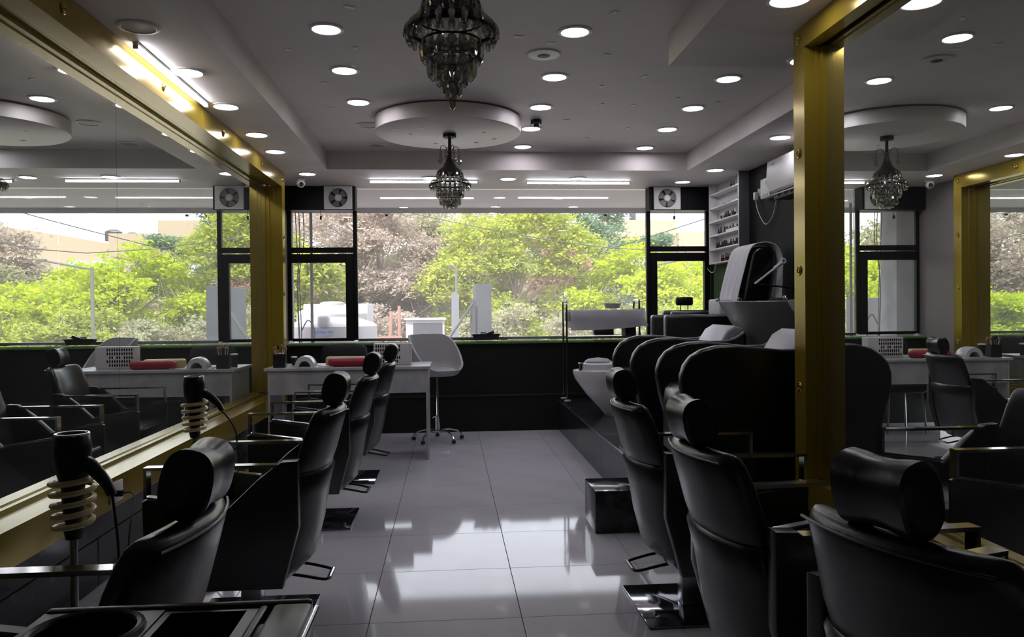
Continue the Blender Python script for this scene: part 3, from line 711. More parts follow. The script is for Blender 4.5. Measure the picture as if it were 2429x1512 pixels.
for i, (x0, x1, z0, z1, m, s) in enumerate(((1.66, 1.93, 0, .022, M_pink, 'red-brown flat book at the bottom of the sill pile'), (1.69, 1.97, .0225, .045, M_wood, 'brown book in the middle of the sill pile'), (1.67, 1.90, .0455, .12, M_blackp, 'black box on top of the sill book pile'))):
    tag(box('sill_book' if i < 2 else 'storage_box', x0, x1, 9.03, 9.13, zs+z0, zs+z1, m, bev=.003), s, 'book' if i < 2 else 'box')
tag(box('sill_bottle', 2.20, 2.23, 9.06, 9.09, zs, zs+.07, M_blackp, bev=.006), 'small dark bottle on the sill near the second fan', 'bottle')

# ================================================================== EXHAUST FANS
def fan(x, label, s=1):
    t = thing('exhaust_fan', label, 'exhaust fan', (x, 9.029, 2.665), 0, 'exhaust fans')
    N = 40; R = .108; bm = bmesh.new()
    A = [bm.verts.new((cx*1.0, -.03, cz)) for cx, cz in [( .155*math.cos(2*PI*i/N)/max(abs(math.cos(2*PI*i/N)), abs(math.sin(2*PI*i/N))), .128*math.sin(2*PI*i/N)/max(abs(math.cos(2*PI*i/N)), abs(math.sin(2*PI*i/N)))) for i in range(N)]]
    A2 = [bm.verts.new((v.co.x, -.0005, v.co.z)) for v in A]
    B = [bm.verts.new((R*math.cos(2*PI*i/N), -.03, R*math.sin(2*PI*i/N))) for i in range(N)]
    B1 = [bm.verts.new((R*.98*math.cos(2*PI*i/N), -.036, R*.98*math.sin(2*PI*i/N))) for i in range(N)]
    B2 = [bm.verts.new((R*.95*math.cos(2*PI*i/N), -.001, R*.95*math.sin(2*PI*i/N))) for i in range(N)]
    for P_, Q in ((A2, A), (A, B), (B, B1), (B1, B2)):
        for i in range(N): bm.faces.new((P_[i], P_[(i+1) % N], Q[(i+1) % N], Q[i]))
    fin('frame', bm, M_white, t)
    bm = bmesh.new(); lathe_bm(bm, [(0, 0), (.1015, 0), (.1015, .001), (0, .001)], n=36); o = fin('dark_opening', bm, M_blackm, t); o.rotation_euler = (PI/2, 0, 0); o.location = (0, -.0006, 0)
    bm = bmesh.new(); lathe_bm(bm, [(0, .03), (.030, .027), (.040, .018), (.042, 0), (0, 0)], n=28); o = fin('hub', bm, M_white, t); o.rotation_euler = (PI/2, 0, 0); o.location = (0, -.008, 0)
    for k in range(5):
        bm = bmesh.new(); a0 = k*2*PI/5+.2*s; vv = []
        for i in range(7):
            f_ = i/6; a = a0+f_*.95
            vv.append((bm.verts.new((.036*math.cos(a), -.012-.008*f_, .036*math.sin(a))), bm.verts.new((.098*math.cos(a-.05), -.010-.014*f_, .098*math.sin(a-.05)))))
        for p, q in zip(vv, vv[1:]): bm.faces.new((p[0], p[1], q[1], q[0]))
        bmesh.ops.solidify(bm, geom=bm.faces[:], thickness=.0025); fin('blade', bm, mat('fan_blade', (.45, .42, .38), .5) if k == 0 else bpy.data.materials['fan_blade'], t)
    return t
fan(-1.225, 'white exhaust fan over the casement beside the long mirror')
fan(2.535, 'white exhaust fan over the casement nearest the bottle shelf', -1)

# ================================================================== SHELF WITH BOTTLES
t = thing('wall_shelf', 'white wall shelf with six narrow shelves of nail polish', 'shelf', (0, 0, 0))
SX0, SX1, SY0, SY1, SZ0, SZ1 = 2.985, 3.098, 7.95, 8.88, 1.885, 2.798
box('back_board', SX1-.008, SX1, SY0, SY1, SZ0, SZ1, M_whitel, t)
box('side_board', SX0, SX1-.0085, SY0, SY0+.014, SZ0, SZ1, M_white, t); box('side_board', SX0, SX1-.0085, SY1-.014, SY1, SZ0, SZ1, M_white, t)
box('outer_side', SX0+.005, SX1, SY0-.004, SY0-.0005, SZ0, SZ1, mat('grey_side', (.12, .12, .13), .6), t)
SHZ = [1.885, 2.04, 2.195, 2.35, 2.505, 2.66]
for z in SHZ: box('shelf_board', SX0, SX1-.0085, SY0+.0145, SY1-.0145, z, z+.014, M_white, t)
ORD = 'first second third fourth fifth sixth seventh eighth ninth tenth eleventh twelfth thirteenth fourteenth fifteenth sixteenth seventeenth eighteenth nineteenth twentieth'.split()
polish = []
for ci, cc in enumerate(((.02, .02, .02), (.06, .01, .015), (.25, .22, .22), (.03, .02, .04), (.03, .03, .03))): polish.append(mat('polish_%s' % ['black', 'wine', 'grey', 'plum', 'nude'][ci], cc, .15))
def bottle(y, z, h, r, mb, mc, lab, grp, x=3.02):
    b = thing('polish_bottle', lab, 'bottle', (x, y, z), 0, grp)
    lathe('bottle', [(0, 0), (r, 0), (r, h*.5), (r*.5, h*.56), (0, h*.56)], mb, b, n=10); lathe('cap', [(0, h*.565), (r*.55, h*.565), (r*.48, h), (0, h)], mc, b, n=10)
rows = {4: [(8.17, 1), (8.24, 0)], 1+2: [], 2: [], 1: [], 0: []}
RW = {0: ('sixth', [8.30, 8.36, 8.42, 8.5, 8.55]), 1: ('fifth', list(np.arange(7.99, 8.72, .040))), 2: ('fourth', list(np.arange(7.99, 8.50, .043))+[8.58, 8.65]), 3: ('third', [8.14, 8.19, 8.24, 8.29, 8.34, 8.39, 8.44, 8.5, 8.56]), 4: ('second', [8.0, 8.04]), 5: ('top', [8.18, 8.26])}
for k, (nm, ys) in RW.items():
    ys = [float(v) for v in ys]
    for y in ys:
        bottle(float(y)+random.uniform(-.004, .004), SHZ[k]+.0145, random.uniform(.058, .078) if k != 0 else random.uniform(.06, .1), .012, random.choice(polish), random.choice([M_blackp, M_blackp, M_blackp, M_white]) if k != 5 else M_blackp,
               '%s nail polish bottle from the window end, %s shelf' % (ORD[len(ys)-1-ys.index(y)], nm), 'nail polish bottles on the %s shelf' % nm)
for y, lb in ((8.30, 'flat dark compact lying on the second shelf from top'), (8.45, 'thin dark clip lying beside the flat compact')):
    tag(box('compact', 3.0, 3.04, y-.05, y+.03, SHZ[4]+.0145, SHZ[4]+.026, M_blackp, bev=.003), lb, 'compact')
tag(box('tile_leaflet', 2.99, 2.994, 7.97, 8.35, SHZ[2]+.0145, SHZ[2]+.04, M_white), 'white price strip on the edge of the third shelf from bottom', 'strip')

# AC, stabiliser, plug
t = thing('air_conditioner', 'white split air conditioner high on the black wall', 'air conditioner', (0, 0, 0))
prism('body', [(3.099, 2.42), (3.099, 2.72), (2.95, 2.735), (2.885, 2.70), (2.87, 2.50), (2.90, 2.44), (2.96, 2.415)], 6.02, 6.97, M_white, t, bev=.006)
prism('air_flap', [(2.90, 2.395), (2.955, 2.40), (2.955, 2.406), (2.90, 2.401)], 6.1, 6.92, M_white, t)
box('louvre_box', 2.93, 3.08, 6.08, 6.93, 2.36, 2.4145, M_blackm, t)
for k in range(6): box('louvre', 2.915, 2.93, 6.18+k*.13, 6.186+k*.13, 2.375, 2.413, M_white, t)
box('badge', 2.872, 2.876, 6.80, 6.86, 2.655, 2.67, M_screw, t, mtx=Matrix.Translation((.009, 0, 0)))
t = thing('voltage_stabiliser', 'white stabiliser box on the wall beside the air conditioner', 'stabiliser', (0, 0, 0))
box('case', 3.03, 3.099, 7.27, 7.49, 2.44, 2.63, M_white, t, bev=.008)
box('display', 3.026, 3.0295, 7.31, 7.35, 2.56, 2.60, M_blackm, t); box('vent_strip', 3.026, 3.0295, 7.31, 7.44, 2.455, 2.475, M_screw, t)
t = thing('wall_socket', 'wall socket with a white plug and drooping cable under the stabiliser', 'socket', (0, 0, 0))
box('plate', 3.085, 3.099, 7.60, 7.69, 2.49, 2.57, M_screw, t); box('plug', 3.04, 3.0845, 7.66, 7.70, 2.46, 2.54, M_white, t, bev=.01)
tube('cable', smooth_path([(3.06, 7.68, 2.46), (3.06, 7.62, 2.34), (3.07, 7.47, 2.20), (3.08, 7.32, 2.26), (3.08, 7.22, 2.42)], 6), .004, M_white, t, 6)
tag(tube('shelf_cable', smooth_path([(3.07, 8.86, 1.96), (3.07, 8.92, 1.83), (3.05, 9.0, 1.80), (3.02, 9.05, 1.85)], 6), .004, M_white, n=6), 'thin white cable looping from the shelf to the window frame', 'cable')

# ================================================================== PLATFORM & STEP
PX, PZ = 1.245, .358
pl = sempty('platform'); 
box('platform_core', PX+.013, 3.0995, 3.92, YB-.012, 0.0005, PZ-.021, M_blackm, pl)
for y0, y1 in ((3.92, 5.13), (5.135, 6.425), (6.43, 7.72), (7.725, YB-.012)): box('riser_panel', PX, PX+.0125, y0, y1, .0005, PZ-.021, M_plat, pl, bev=.001, seg=1)
for y0, y1 in ((3.92, 5.13), (5.133, 6.425), (6.428, 7.72), (7.723, YB-.012)):
    for x0, x1 in ((PX-.015, 2.17), (2.173, 3.0995)): box('top_slab', x0, x1, y0, y1, PZ-.0205, PZ, M_plat, pl, bev=.003, seg=1)
box('edge_strip', PX-.017, PX-.0152, 3.92, YB-.012, PZ-.014, PZ-.001, M_steel, pl)
tag(box('step_box', .89, 1.225, 4.82, 5.20, .0005, .265, M_granite, bev=.006), 'black box step against the platform', 'step')

# ================================================================== SHAMPOO UNITS
def shampoo_unit(yc, hw, label, blab):
    t = thing('shampoo_chair', label, 'shampoo chair', (1.27, yc, PZ+.0005), 0, 'shampoo chairs')
    z0 = PZ
    out = [(0.06, .0005), (0.055, .37), (.02, .50), (0, .60), (0.0, .66), (.02, .72), (.06, .77), (.12, .805), (.20, .825), (.32, .828), (.46, .812), (.58, .80), (.68, .803), (.76, .83), (.82, .868), (.835, .83), (.835, .0005)]
    for s in (-1, 1):
        ya, yb_ = (hw-.075, hw) if s > 0 else (-hw, -hw+.075)
        prism('side_wing', out, ya, yb_, M_black, t, bev=.022, seg=4)
    iw = hw-.076
    o = loft('seat', [(-.0, .30, .28, iw-.002, 0), (.40, .30, .28, iw-.002, 0), (.47, .30, .27, iw-.01, 0), (.50, .30, .24, iw-.03, 0), (.505, .30, .2, iw-.06, 0)], M_black, t, N=28, p=5); o.location = (-.012, 0, .0015); o.scale = (1, 1, 1.17)
    prism('backrest', [(.42, .40), (.54, .38), (.855, .80), (.84, .885), (.78, .905), (.72, .87)], -iw+.004, iw-.004, M_padl, t, bev=.02, seg=3)
    b = thing('wash_basin', blab, 'basin', (2.08, yc, 0), 0, 'shampoo basins')
    bm = bmesh.new()
    def ring(z, x0, x1, hy): return [bm.verts.new(p) for p in rr(x0, x1, hy, z)]
    def rr(x0, x1, hy, z, n=32, p=4):
        o_ = []
        for i in range(n):
            a = 2*PI*i/n; c, s = math.cos(a), math.sin(a)
            o_.append(((x0+x1)/2+(x1-x0)/2*math.copysign(abs(c)**(2/p), c), hy*math.copysign(abs(s)**(2/p), s), z))
        return o_
    R = [ring(1.0, .22, .46, .10), ring(1.22, .10, .54, .18), ring(1.40, 0, .60, .27), ring(1.435, -.015, .61, .285), ring(1.44, .0, .60, .275), ring(1.42, .03, .57, .25), ring(1.27, .12, .5, .17), ring(1.24, .2, .4, .1)]
    for a, c in zip(R, R[1:]):
        for i in range(32): bm.faces.new((a[i], a[(i+1) % 32], c[(i+1) % 32], c[i]))
    bm.faces.new(R[0][::-1]); bm.faces.new(R[-1]); fin('bowl', bm, M_ceramicg, b, ang=50)
    box('pedestal', .2, .42, -.1, .1, PZ+.0005, .9995, M_blackm, b, bev=.02)
    for s in (-1, 1): lathe('knob', [(0, 0), (.014, 0), (.018, .014), (.010, .026), (0, .028)], M_chrome, b, (.01, s*.23, 1.4405), 12)
shampoo_unit(4.55, .29, 'black shampoo chair with big curved wings closest to the gold post', 'grey wash basin closest to the gold post, mostly hidden')
shampoo_unit(5.79, .335, 'black shampoo chair with big curved wings farther from the gold post', 'grey wash basin with chrome knobs behind the farther shampoo chair')

# pedicure station behind
t = thing('pedicure_basin', 'white ceramic pedicure basin tapering to its foot on the platform', 'basin', (1.50, 7.62, PZ))
bm = bmesh.new(); n = 36
secs = [(.0005, .14, .13, .20), (.06, .11, .15, .21), (.20, .05, .22, .23), (.35, -.0, .28, .26), (.42, -.01, .295, .27), (.44, -.01, .29, .265), (.445, 0, .27, .25), (.45, .02, .24, .22), (.50, .02, .235, .215), (.51, .02, .22, .2), (.49, .02, .2, .18), (.3, .05, .14, .14)]
R = []
for z, xo, rx, ry in secs: R.append([bm.verts.new((xo+rx*math.cos(2*PI*i/n), ry*math.sin(2*PI*i/n), z)) for i in range(n)])
for a, b in zip(R, R[1:]):
    for i in range(n): bm.faces.new((a[i], a[(i+1) % n], b[(i+1) % n], b[i]))
bm.faces.new(R[0][::-1]); bm.faces.new(R[-1]); fin('bowl', bm, M_ceramic, t, ang=45)
o = lathe('foot_pad', [(0, 0), (.10, 0), (.12, .012), (.09, .035), (0, .05)], M_padl, t, (-.06, -.02, .512), 24, 1.1, .8)
lathe('chrome_drain', [(0, 0), (.022, 0), (.024, .07), (.03, .075), (.028, .08), (0, .08)], M_chrome, t, (-.24, -.1, .44), 20)
lathe('tap_knob', [(0, 0), (.02, 0), (.015, .02), (.03, .03), (.034, .05), (.02, .068), (0, .07)], M_chrome, t, (.12, -.19, .485), 16)
t = thing('pedicure_chair', 'black boxy pedicure chair with a tall reclined back under a towel', 'armchair', (1.90, 7.15, PZ))
box('arm', 0, .92, -.33, -.21, .0005, .975, M_black, t, bev=.03, seg=3); box('arm', .02, .92, .21, .33, .0005, .97, M_black, t, bev=.03, seg=3)
box('seat', .05, .80, -.205, .205, .0005, .56, M_black, t, bev=.03, seg=3)
prism('backrest', [(.62, .50), (.90, .50), (1.06, 1.50), (1.0, 1.575), (.90, 1.585), (.83, 1.53)], -.20, .20, M_black, t, bev=.03, seg=3)
# towel over the back
bm = bmesh.new(); nu, nv = 44, 26
prof = [(.60, .83, 0), (.655, 1.0, 0), (.70, 1.2, 0), (.755, 1.40, 0), (.80, 1.54, 0), (.86, 1.605, 0), (.97, 1.625, 0), (1.06, 1.59, 0), (1.105, 1.48, 0), (1.10, 1.30, 0), (1.085, 1.12, 0)]
PP = smooth_path([(a, 0, b) for a, b, _ in prof], 5)
V = []
for j in range(nv):
    f_ = j/(nv-1); y = -.225+.45*f_; rowv = []
    for i, p in enumerate(PP):
        u = i/(len(PP)-1); am = .016*abs(u-.55)*2.2
        fold = am*math.sin(f_*21+u*2.0)+am*.5*math.sin(f_*43+1)
        spread = 1+.10*abs(u-.55)
        dn = -.04*math.sin(f_*9)*max(0, .3-u)
        rowv.append(bm.verts.new((p.x+(fold-.012)*(1 if u > .55 else 1), y*spread, p.z+dn)))
    V.append(rowv)
for a, b in zip(V, V[1:]):
    for i in range(len(PP)-1): bm.faces.new((a[i], a[i+1], b[i+1], b[i]))
bmesh.ops.recalc_face_normals(bm, faces=bm.faces); bmesh.ops.solidify(bm, geom=bm.faces[:], thickness=.006)
o = fin('towel', bm, M_towel, ang=80); o.location = (1.90, 7.15, PZ); tag(o, 'pale grey towel draped over the tall pedicure chair back', 'towel')
tag(box('folded_towel', 2.44, 2.56, 6.98, 7.30, PZ+.5625+.40, PZ+.5625+.55, M_towel, bev=.02, seg=3), 'small pale pad tucked at the towel foot on the pedicure chair', 'pad')
bpy.data.objects['folded_towel'].location = (0, 0, 0)
t = thing('corner_chair', 'black chair with a small headrest on two rods by the casement', 'armchair', (2.30, 8.30, PZ))
box('arm', 0, .62, -.27, -.17, .0005, 1.0, M_black, t, bev=.03, seg=3); box('seat', .03, .62, -.165, .165, .0005, .6, M_black, t, bev=.03, seg=3)
box('backrest', .04, .62, .17, .27, .0005, 1.01, M_black, t, bev=.03, seg=3)
for x in (.24, .32): cyl('headrest_rod', (x, .22, 1.005), .006, .06, M_chrome, t, 8)
box('headrest', .185, .375, .19, .25, 1.06, 1.155, M_black, t, bev=.02, seg=3)
# towel trolley
t = thing('towel_trolley', 'chrome two-tier trolley draped with a grey towel on the platform', 'trolley', (1.27, 8.62, PZ))
W_, D_ = .80, .26
for x in (0, W_):
    tube('end_loop', smooth_path([(x, -D_/2, .08), (x, -D_/2, .6), (x, -D_/2, 1.07), (x, -.10, 1.12), (x, -.06, 1.125)], 5)+smooth_path([(x, .06, 1.125), (x, .10, 1.12), (x, D_/2, 1.07), (x, D_/2, .6), (x, D_/2, .08)], 5), .011, M_chrome, t, 8)
    for y in (-D_/2, D_/2): lathe('caster', [(0, -.012), (.03, -.010), (.038, 0), (.03, .010), (0, .012)], M_screw, t, (x, y, .0385), 16)
box('upper_tray', .015, W_-.015, -D_/2, D_/2, .90, 1.0, M_screw, t, bev=.004)
box('lower_tray', .015, W_-.015, -D_/2, D_/2, .72, .735, M_steel, t)
box('black_bin', W_-.15, W_-.03, -.1, .1, .7355, .895, M_blackm, t, bev=.005)
bm = bmesh.new(); nu = 30
PP = [(-.168, .80), (-.166, .90), (-.16, 1.0), (-.145, 1.018), (0, 1.022), (.145, 1.018), (.16, 1.0), (.166, .9), (.168, .82)]
V = []
for i in range(nu):
    f_ = i/(nu-1); x = .04+f_*(W_+.02)
    V.append([bm.verts.new((x+ (.03*f_ if k in (0, 8) else 0), y+(.006*math.sin(f_*17+k) if abs(y) > .15 else 0), z+(.045*f_**2 if k in (0, 8) else 0)+(.03*max(0, f_-.85)*4 if 2 < k < 6 else 0))) for k, (y, z) in enumerate(PP)])
for a, b in zip(V, V[1:]):
    for k in range(8): bm.faces.new((a[k], a[k+1], b[k+1], b[k]))
bmesh.ops.solidify(bm, geom=bm.faces[:], thickness=.008)
o = fin('trolley_towel', bm, M_towel, ang=70); o.location = t.location; tag(o, 'grey towel spread over the top of the chrome trolley', 'towel')
tag(lathe('steel_bowl', [(0, 0), (.075, 0), (.10, .05), (.104, .055), (.098, .053), (.073, .004), (0, .004)], M_steel, None, (1.80, 8.62, PZ+1.036), 28), 'shallow metal bowl on the towel-covered trolley', 'bowl')
# shower wand on the wall
t = thing('shower_arm', 'pale rod with a ring end leaning beside the pedicure chair', 'shower arm', (0, 0, 0))
tube('rod', [(2.72, 6.86, 1.60), (2.90, 6.86, 1.735)], .011, M_white, t, 10); tube('grip', [(2.90, 6.86, 1.735), (2.97, 6.86, 1.79)], .018, M_white, t, 12)
tube('ring_end', [(2.985+.02*math.cos(a*PI/8), 6.86, 1.805+.02*math.sin(a*PI/8)) for a in range(16)], .009, M_white, t, 6, True)
tube('wall_bracket', [(2.72, 6.86, 1.60), (3.0995, 6.86, 1.56)], .008, M_blackm, t, 8)

# ================================================================== OUTSIDE
ZG = -.6
struct(box('ground', -120, 120, 9.6, 150, ZG-.2, ZG, M_asph))
ob = struct(box('slab_overhead', -4.0, 5.0, 9.31, 11.5, 2.86, 3.1, M_soffit))
box('drip_lip', -4.0, 5.0, 11.46, 11.5, 2.79, 2.8595, M_conc, ob)
struct(box('facade_left', -6.0, -2.06, 9.31, 9.6, ZG, 3.1, M_conc)); struct(box('facade_right', 3.26, 8.0, 9.31, 9.6, ZG, 3.1, M_conc))
struct(box('facade_base', -2.055, 3.255, 9.405, 9.6, ZG, .99, M_conc))
struct(box('pillar', -2.45, -1.98, 9.95, 10.35, ZG+.0005, 2.859, M_conc, bev=.01))
def cable(p, r, lab, grp=None): tag(tube('hanging_cable', smooth_path(p, 8), r, M_wire, n=6), lab, 'cable', grp)
for i, (x0, x1, y) in enumerate(((-1.93, -1.86, 10.2), (-1.90, -1.90, 10.25), (-1.84, -1.88, 10.2))):
    wn = ('touching the concrete pillar', 'midway, hanging straight', 'farthest from the concrete pillar')[i]
    cable([(x0, y, 2.84), (x0+.02, y, 2.3), (x1-.02, y, 1.7), (x1, y, .9)], .006, 'thin grey hanging cable '+wn, 'cables hanging by the pillar')
cable([(-1.86, 10.2, 1.15), (-1.78, 10.2, 1.28), (-1.70, 10.2, 1.15), (-1.72, 10.2, .95)], .008, 'looped grey cable end outside the near casement')
tag(tube('drain_pipe', [(-1.85, 10.9, ZG), (-1.85, 10.9, 2.855)], .02, M_wire, n=10), 'thin vertical grey pipe outside the near casement', 'pipe')
cable([(-9, 30, 6.8), (6, 22, 3.0), (11, 18, 6.0)], .015, 'long sagging wire across the trees')
cable([(4.0, 30, 3.0), (9.0, 22, 4.5), (13, 20, 6.5)], .015, 'sloping wire across the far tree tops')
# white water tanks
def tank(x, y, z, r, h, label):
    t = thing('water_tank', label, 'water tank', (x, y, z), 0, 'white water tanks')
    lathe('shell', [(0, 0), (r*.97, 0), (r, .04), (r*.97, .10), (r, .16), (r*.97, .24), (r, .32), (r*.985, h), (r*.92, h+.05), (r*.55, h+.14), (r*.32, h+.155), (0, h+.155)], M_tankw, t, n=48)
    lathe('lid', [(0, h+.156), (r*.33, h+.156), (r*.34, h+.20), (r*.22, h+.225), (0, h+.23)], M_tankw, t, n=32)
    return t
TKY = 12.6
tk = tank(-1.93, TKY+.75, ZG+.0005, .74, 1.74, 'lower white plastic water tank carrying a blue label, outside the near casement')
box('hatch', -.13, .06, -.80, -.60, 1.74, 1.93, M_tankw, tk, bev=.05, seg=3)
lp = box('label_plate', -.20, .10, -.765, -.735, 1.61, 1.72, M_labelb, tk)
def letters(txt, size, loc, m, par, rot=(PI/2, 0, 0)):
    cu = bpy.data.curves.new('lettering', 'FONT'); cu.body = txt; cu.size = size; cu.extrude = .002; cu.resolution_u = 2
    o = bpy.data.objects.new('tmp', cu); C.objects.link(o); dg = bpy.context.evaluated_depsgraph_get()
    me = bpy.data.meshes.new_from_object(o.evaluated_get(dg)); C.objects.unlink(o); bpy.data.objects.remove(o)
    me.materials.clear(); q = link('lettering', me, m, par); q.location = loc; q.rotation_euler = rot; return q
letters('ROYAL 500', .062, (-.185, -.768, 1.64), M_navy, tk)
tank(-2.16, TKY+2.3, ZG+.0005, .65, 1.94, 'taller white water tank standing behind the labelled one')
tag(box('white_cabin', -2.85, -1.6, TKY+3.2, TKY+4.4, ZG+.0005, 1.53, M_tankw, bev=.02), 'white boxy cabin behind the water tanks', 'cabin')
bs = thing('corrugated_fence', 'white corrugated sheet fence beyond the concrete pillar', 'fence', (0, 0, 0))
for k in range(8): box('sheet', -5.2+k*.36, -5.2+k*.36+.35, 12.0, 12.03, ZG+.0005, 1.52+.0*k, M_tankw, bs, bev=.008)
# slab wall with struts
t = thing('slab_wall', 'tall grey slab wall with two slanting pipe struts', 'wall slab', (0, 0, 0))
box('slab', .50, .80, 14.9, 16.6, ZG+.0005, 1.87, M_greyp, t, bev=.01)
for dy in (0, .12):
    tube('strut', [(-.1, 14.7+dy, .72), (.48, 14.8+dy, 1.56)], .022, M_wire, t, 8); tube('upright', [(.46-dy*.3, 14.8+dy, ZG), (.46-dy*.3, 14.8+dy, 1.58)], .025, M_wire, t, 8)
t = thing('sign_booth', 'white framed booth with a grey front panel', 'booth', (0, 0, 0))
box('booth_body', -1.08, -.12, 20.0, 20.6, ZG+.0005, 1.14, M_tankw, t, bev=.01); box('front_panel', -.90, -.17, 19.97, 19.9995, ZG+.3, 1.06, M_greyp, t); box('eave', -1.12, -.08, 19.9, 20.65, 1.1405, 1.19, M_tankw, t, bev=.01)
t = thing('street_lamp', 'short curved-top street lamp above the grey-white board', 'street lamp', (.20, 21, ZG))
tube('pole', smooth_path([(0, 0, .0005), (0, 0, 1.5), (0, 0, 2.9), (-.03, 0, 3.1), (-.14, 0, 3.16)], 5), .035, M_lampp, t, 10); box('lamp_head', -.24, -.12, -.06, .06, 3.13, 3.19, M_lampp, t, bev=.02)
t = thing('notice_board', 'narrow pale board standing under the street lamp', 'board', (0, 0, 0)); box('board', .06, .24, 19.0, 19.06, ZG+.0005, 1.78, M_greyl, t)
t = thing('street_lamp', 'tall street lamp with a long side arm among the lime trees', 'street lamp', (5.35, 20.8, ZG))
tube('pole', [(0, 0, .0005), (0, 0, 3.15)], .045, M_lampp, t, 10); tube('arm', [(0, 0, 3.1), (1.15, 0, 3.32)], .025, M_lampp, t, 8); box('lamp_head', 1.1, 1.35, -.06, .06, 3.31, 3.37, M_lampp, t, bev=.02)
for x, h, tl, s in ((-1.30, 1.62, -.05, 'slightly leaning'), (-1.12, 1.74, 0, 'upright, with a small cap')):
    tag(tube('pale_post', [(x-tl-.1*(tl != 0), 18, ZG), (x, 18, h-.25)], .035, M_pink, n=8), 'thin pale reddish post, '+s, 'post')
t = thing('red_railing', 'faded red board railing low by the posts', 'railing', (0, 0, 0))
for z in (.55, .72): box('rail', -2.0, -1.05, 17.8, 17.84, z, z+.09, M_pink, t)
for x in (-1.95, -1.5, -1.1): box('post', x, x+.05, 17.845, 17.88, ZG, .82, M_pink, t)
# car
t = thing('parked_car', 'pale parked car beyond the grey slab wall, mostly its roof showing', 'car', (0, 24, ZG))
prism('body', [(-.25, .25), (2.3, .25), (2.3, .85), (1.9, .95), (1.6, 1.40), (.65, 1.45), (.2, 1.0), (-.25, .9)], 0, 1.6, M_tankw, t, bev=.05)
prism('side_window', [(.42, 1.0), (1.65, .98), (1.48, 1.33), (.72, 1.37)], -.012, .02, M_greyp, t)
for x in (.2, 1.8): 
    bm = bmesh.new(); lathe_bm(bm, [(0, 0), (.3, 0), (.3, .15), (0, .15)], n=20); o = fin('wheel', bm, M_blackm, t); o.location = (x, .12, .301); o.rotation_euler = (PI/2, 0, 0)
# far buildings
t = thing('apartment_building', 'cream flat-roofed building with a projecting balcony block', 'building', (0, 60, ZG))
box('main_block', 10.9, 17.6, 0, 10, .0005, 8.75, M_cream, t); box('pale_band', 11.2, 17.0, -.06, -.001, 3.0, 6.4, M_creamw, t)
box('side_block', 17.61, 20.9, -.5, 6, 6.0, 7.75, M_cream, t); box('upper_storey', 12.0, 15.2, 3, 9, 8.7505, 10.2, M_creamw, t)
for x in (12.4, 13.6, 14.6): box('window', x, x+.5, 2.93, 2.999, 9.0, 9.9, M_greyp, t)
for x in (11.9, 14.0, 15.6): box('window', x, x+.9, -.10, -.061, 4.1, 5.2, M_greyp, t)
t = thing('low_building', 'low beige building with a long sloping parapet', 'building', (0, 70, ZG))
prism('parapet_block', [(21.5, 0.0005), (34, .0005), (34, 9.4), (29, 8.6), (21.5, 7.2)], 0, 8, M_cream, t)
box('green_sheet', 24.5, 28.5, -.2, -.01, 4.3, 6.4, mat('green_net', (.30, .52, .44), .9), t)
t2 = thing('rooftop_tanks', 'dark rooftop tanks row on the low beige building', 'water tank', (0, 72, 0))
for k in range(3): lathe('tank', [(0, 0), (.7, 0), (.7, .8), (.3, 1.0), (0, 1.02)], M_wire, t2, (22.4+k*1.6, 0, 7.15+k*.27), 16)

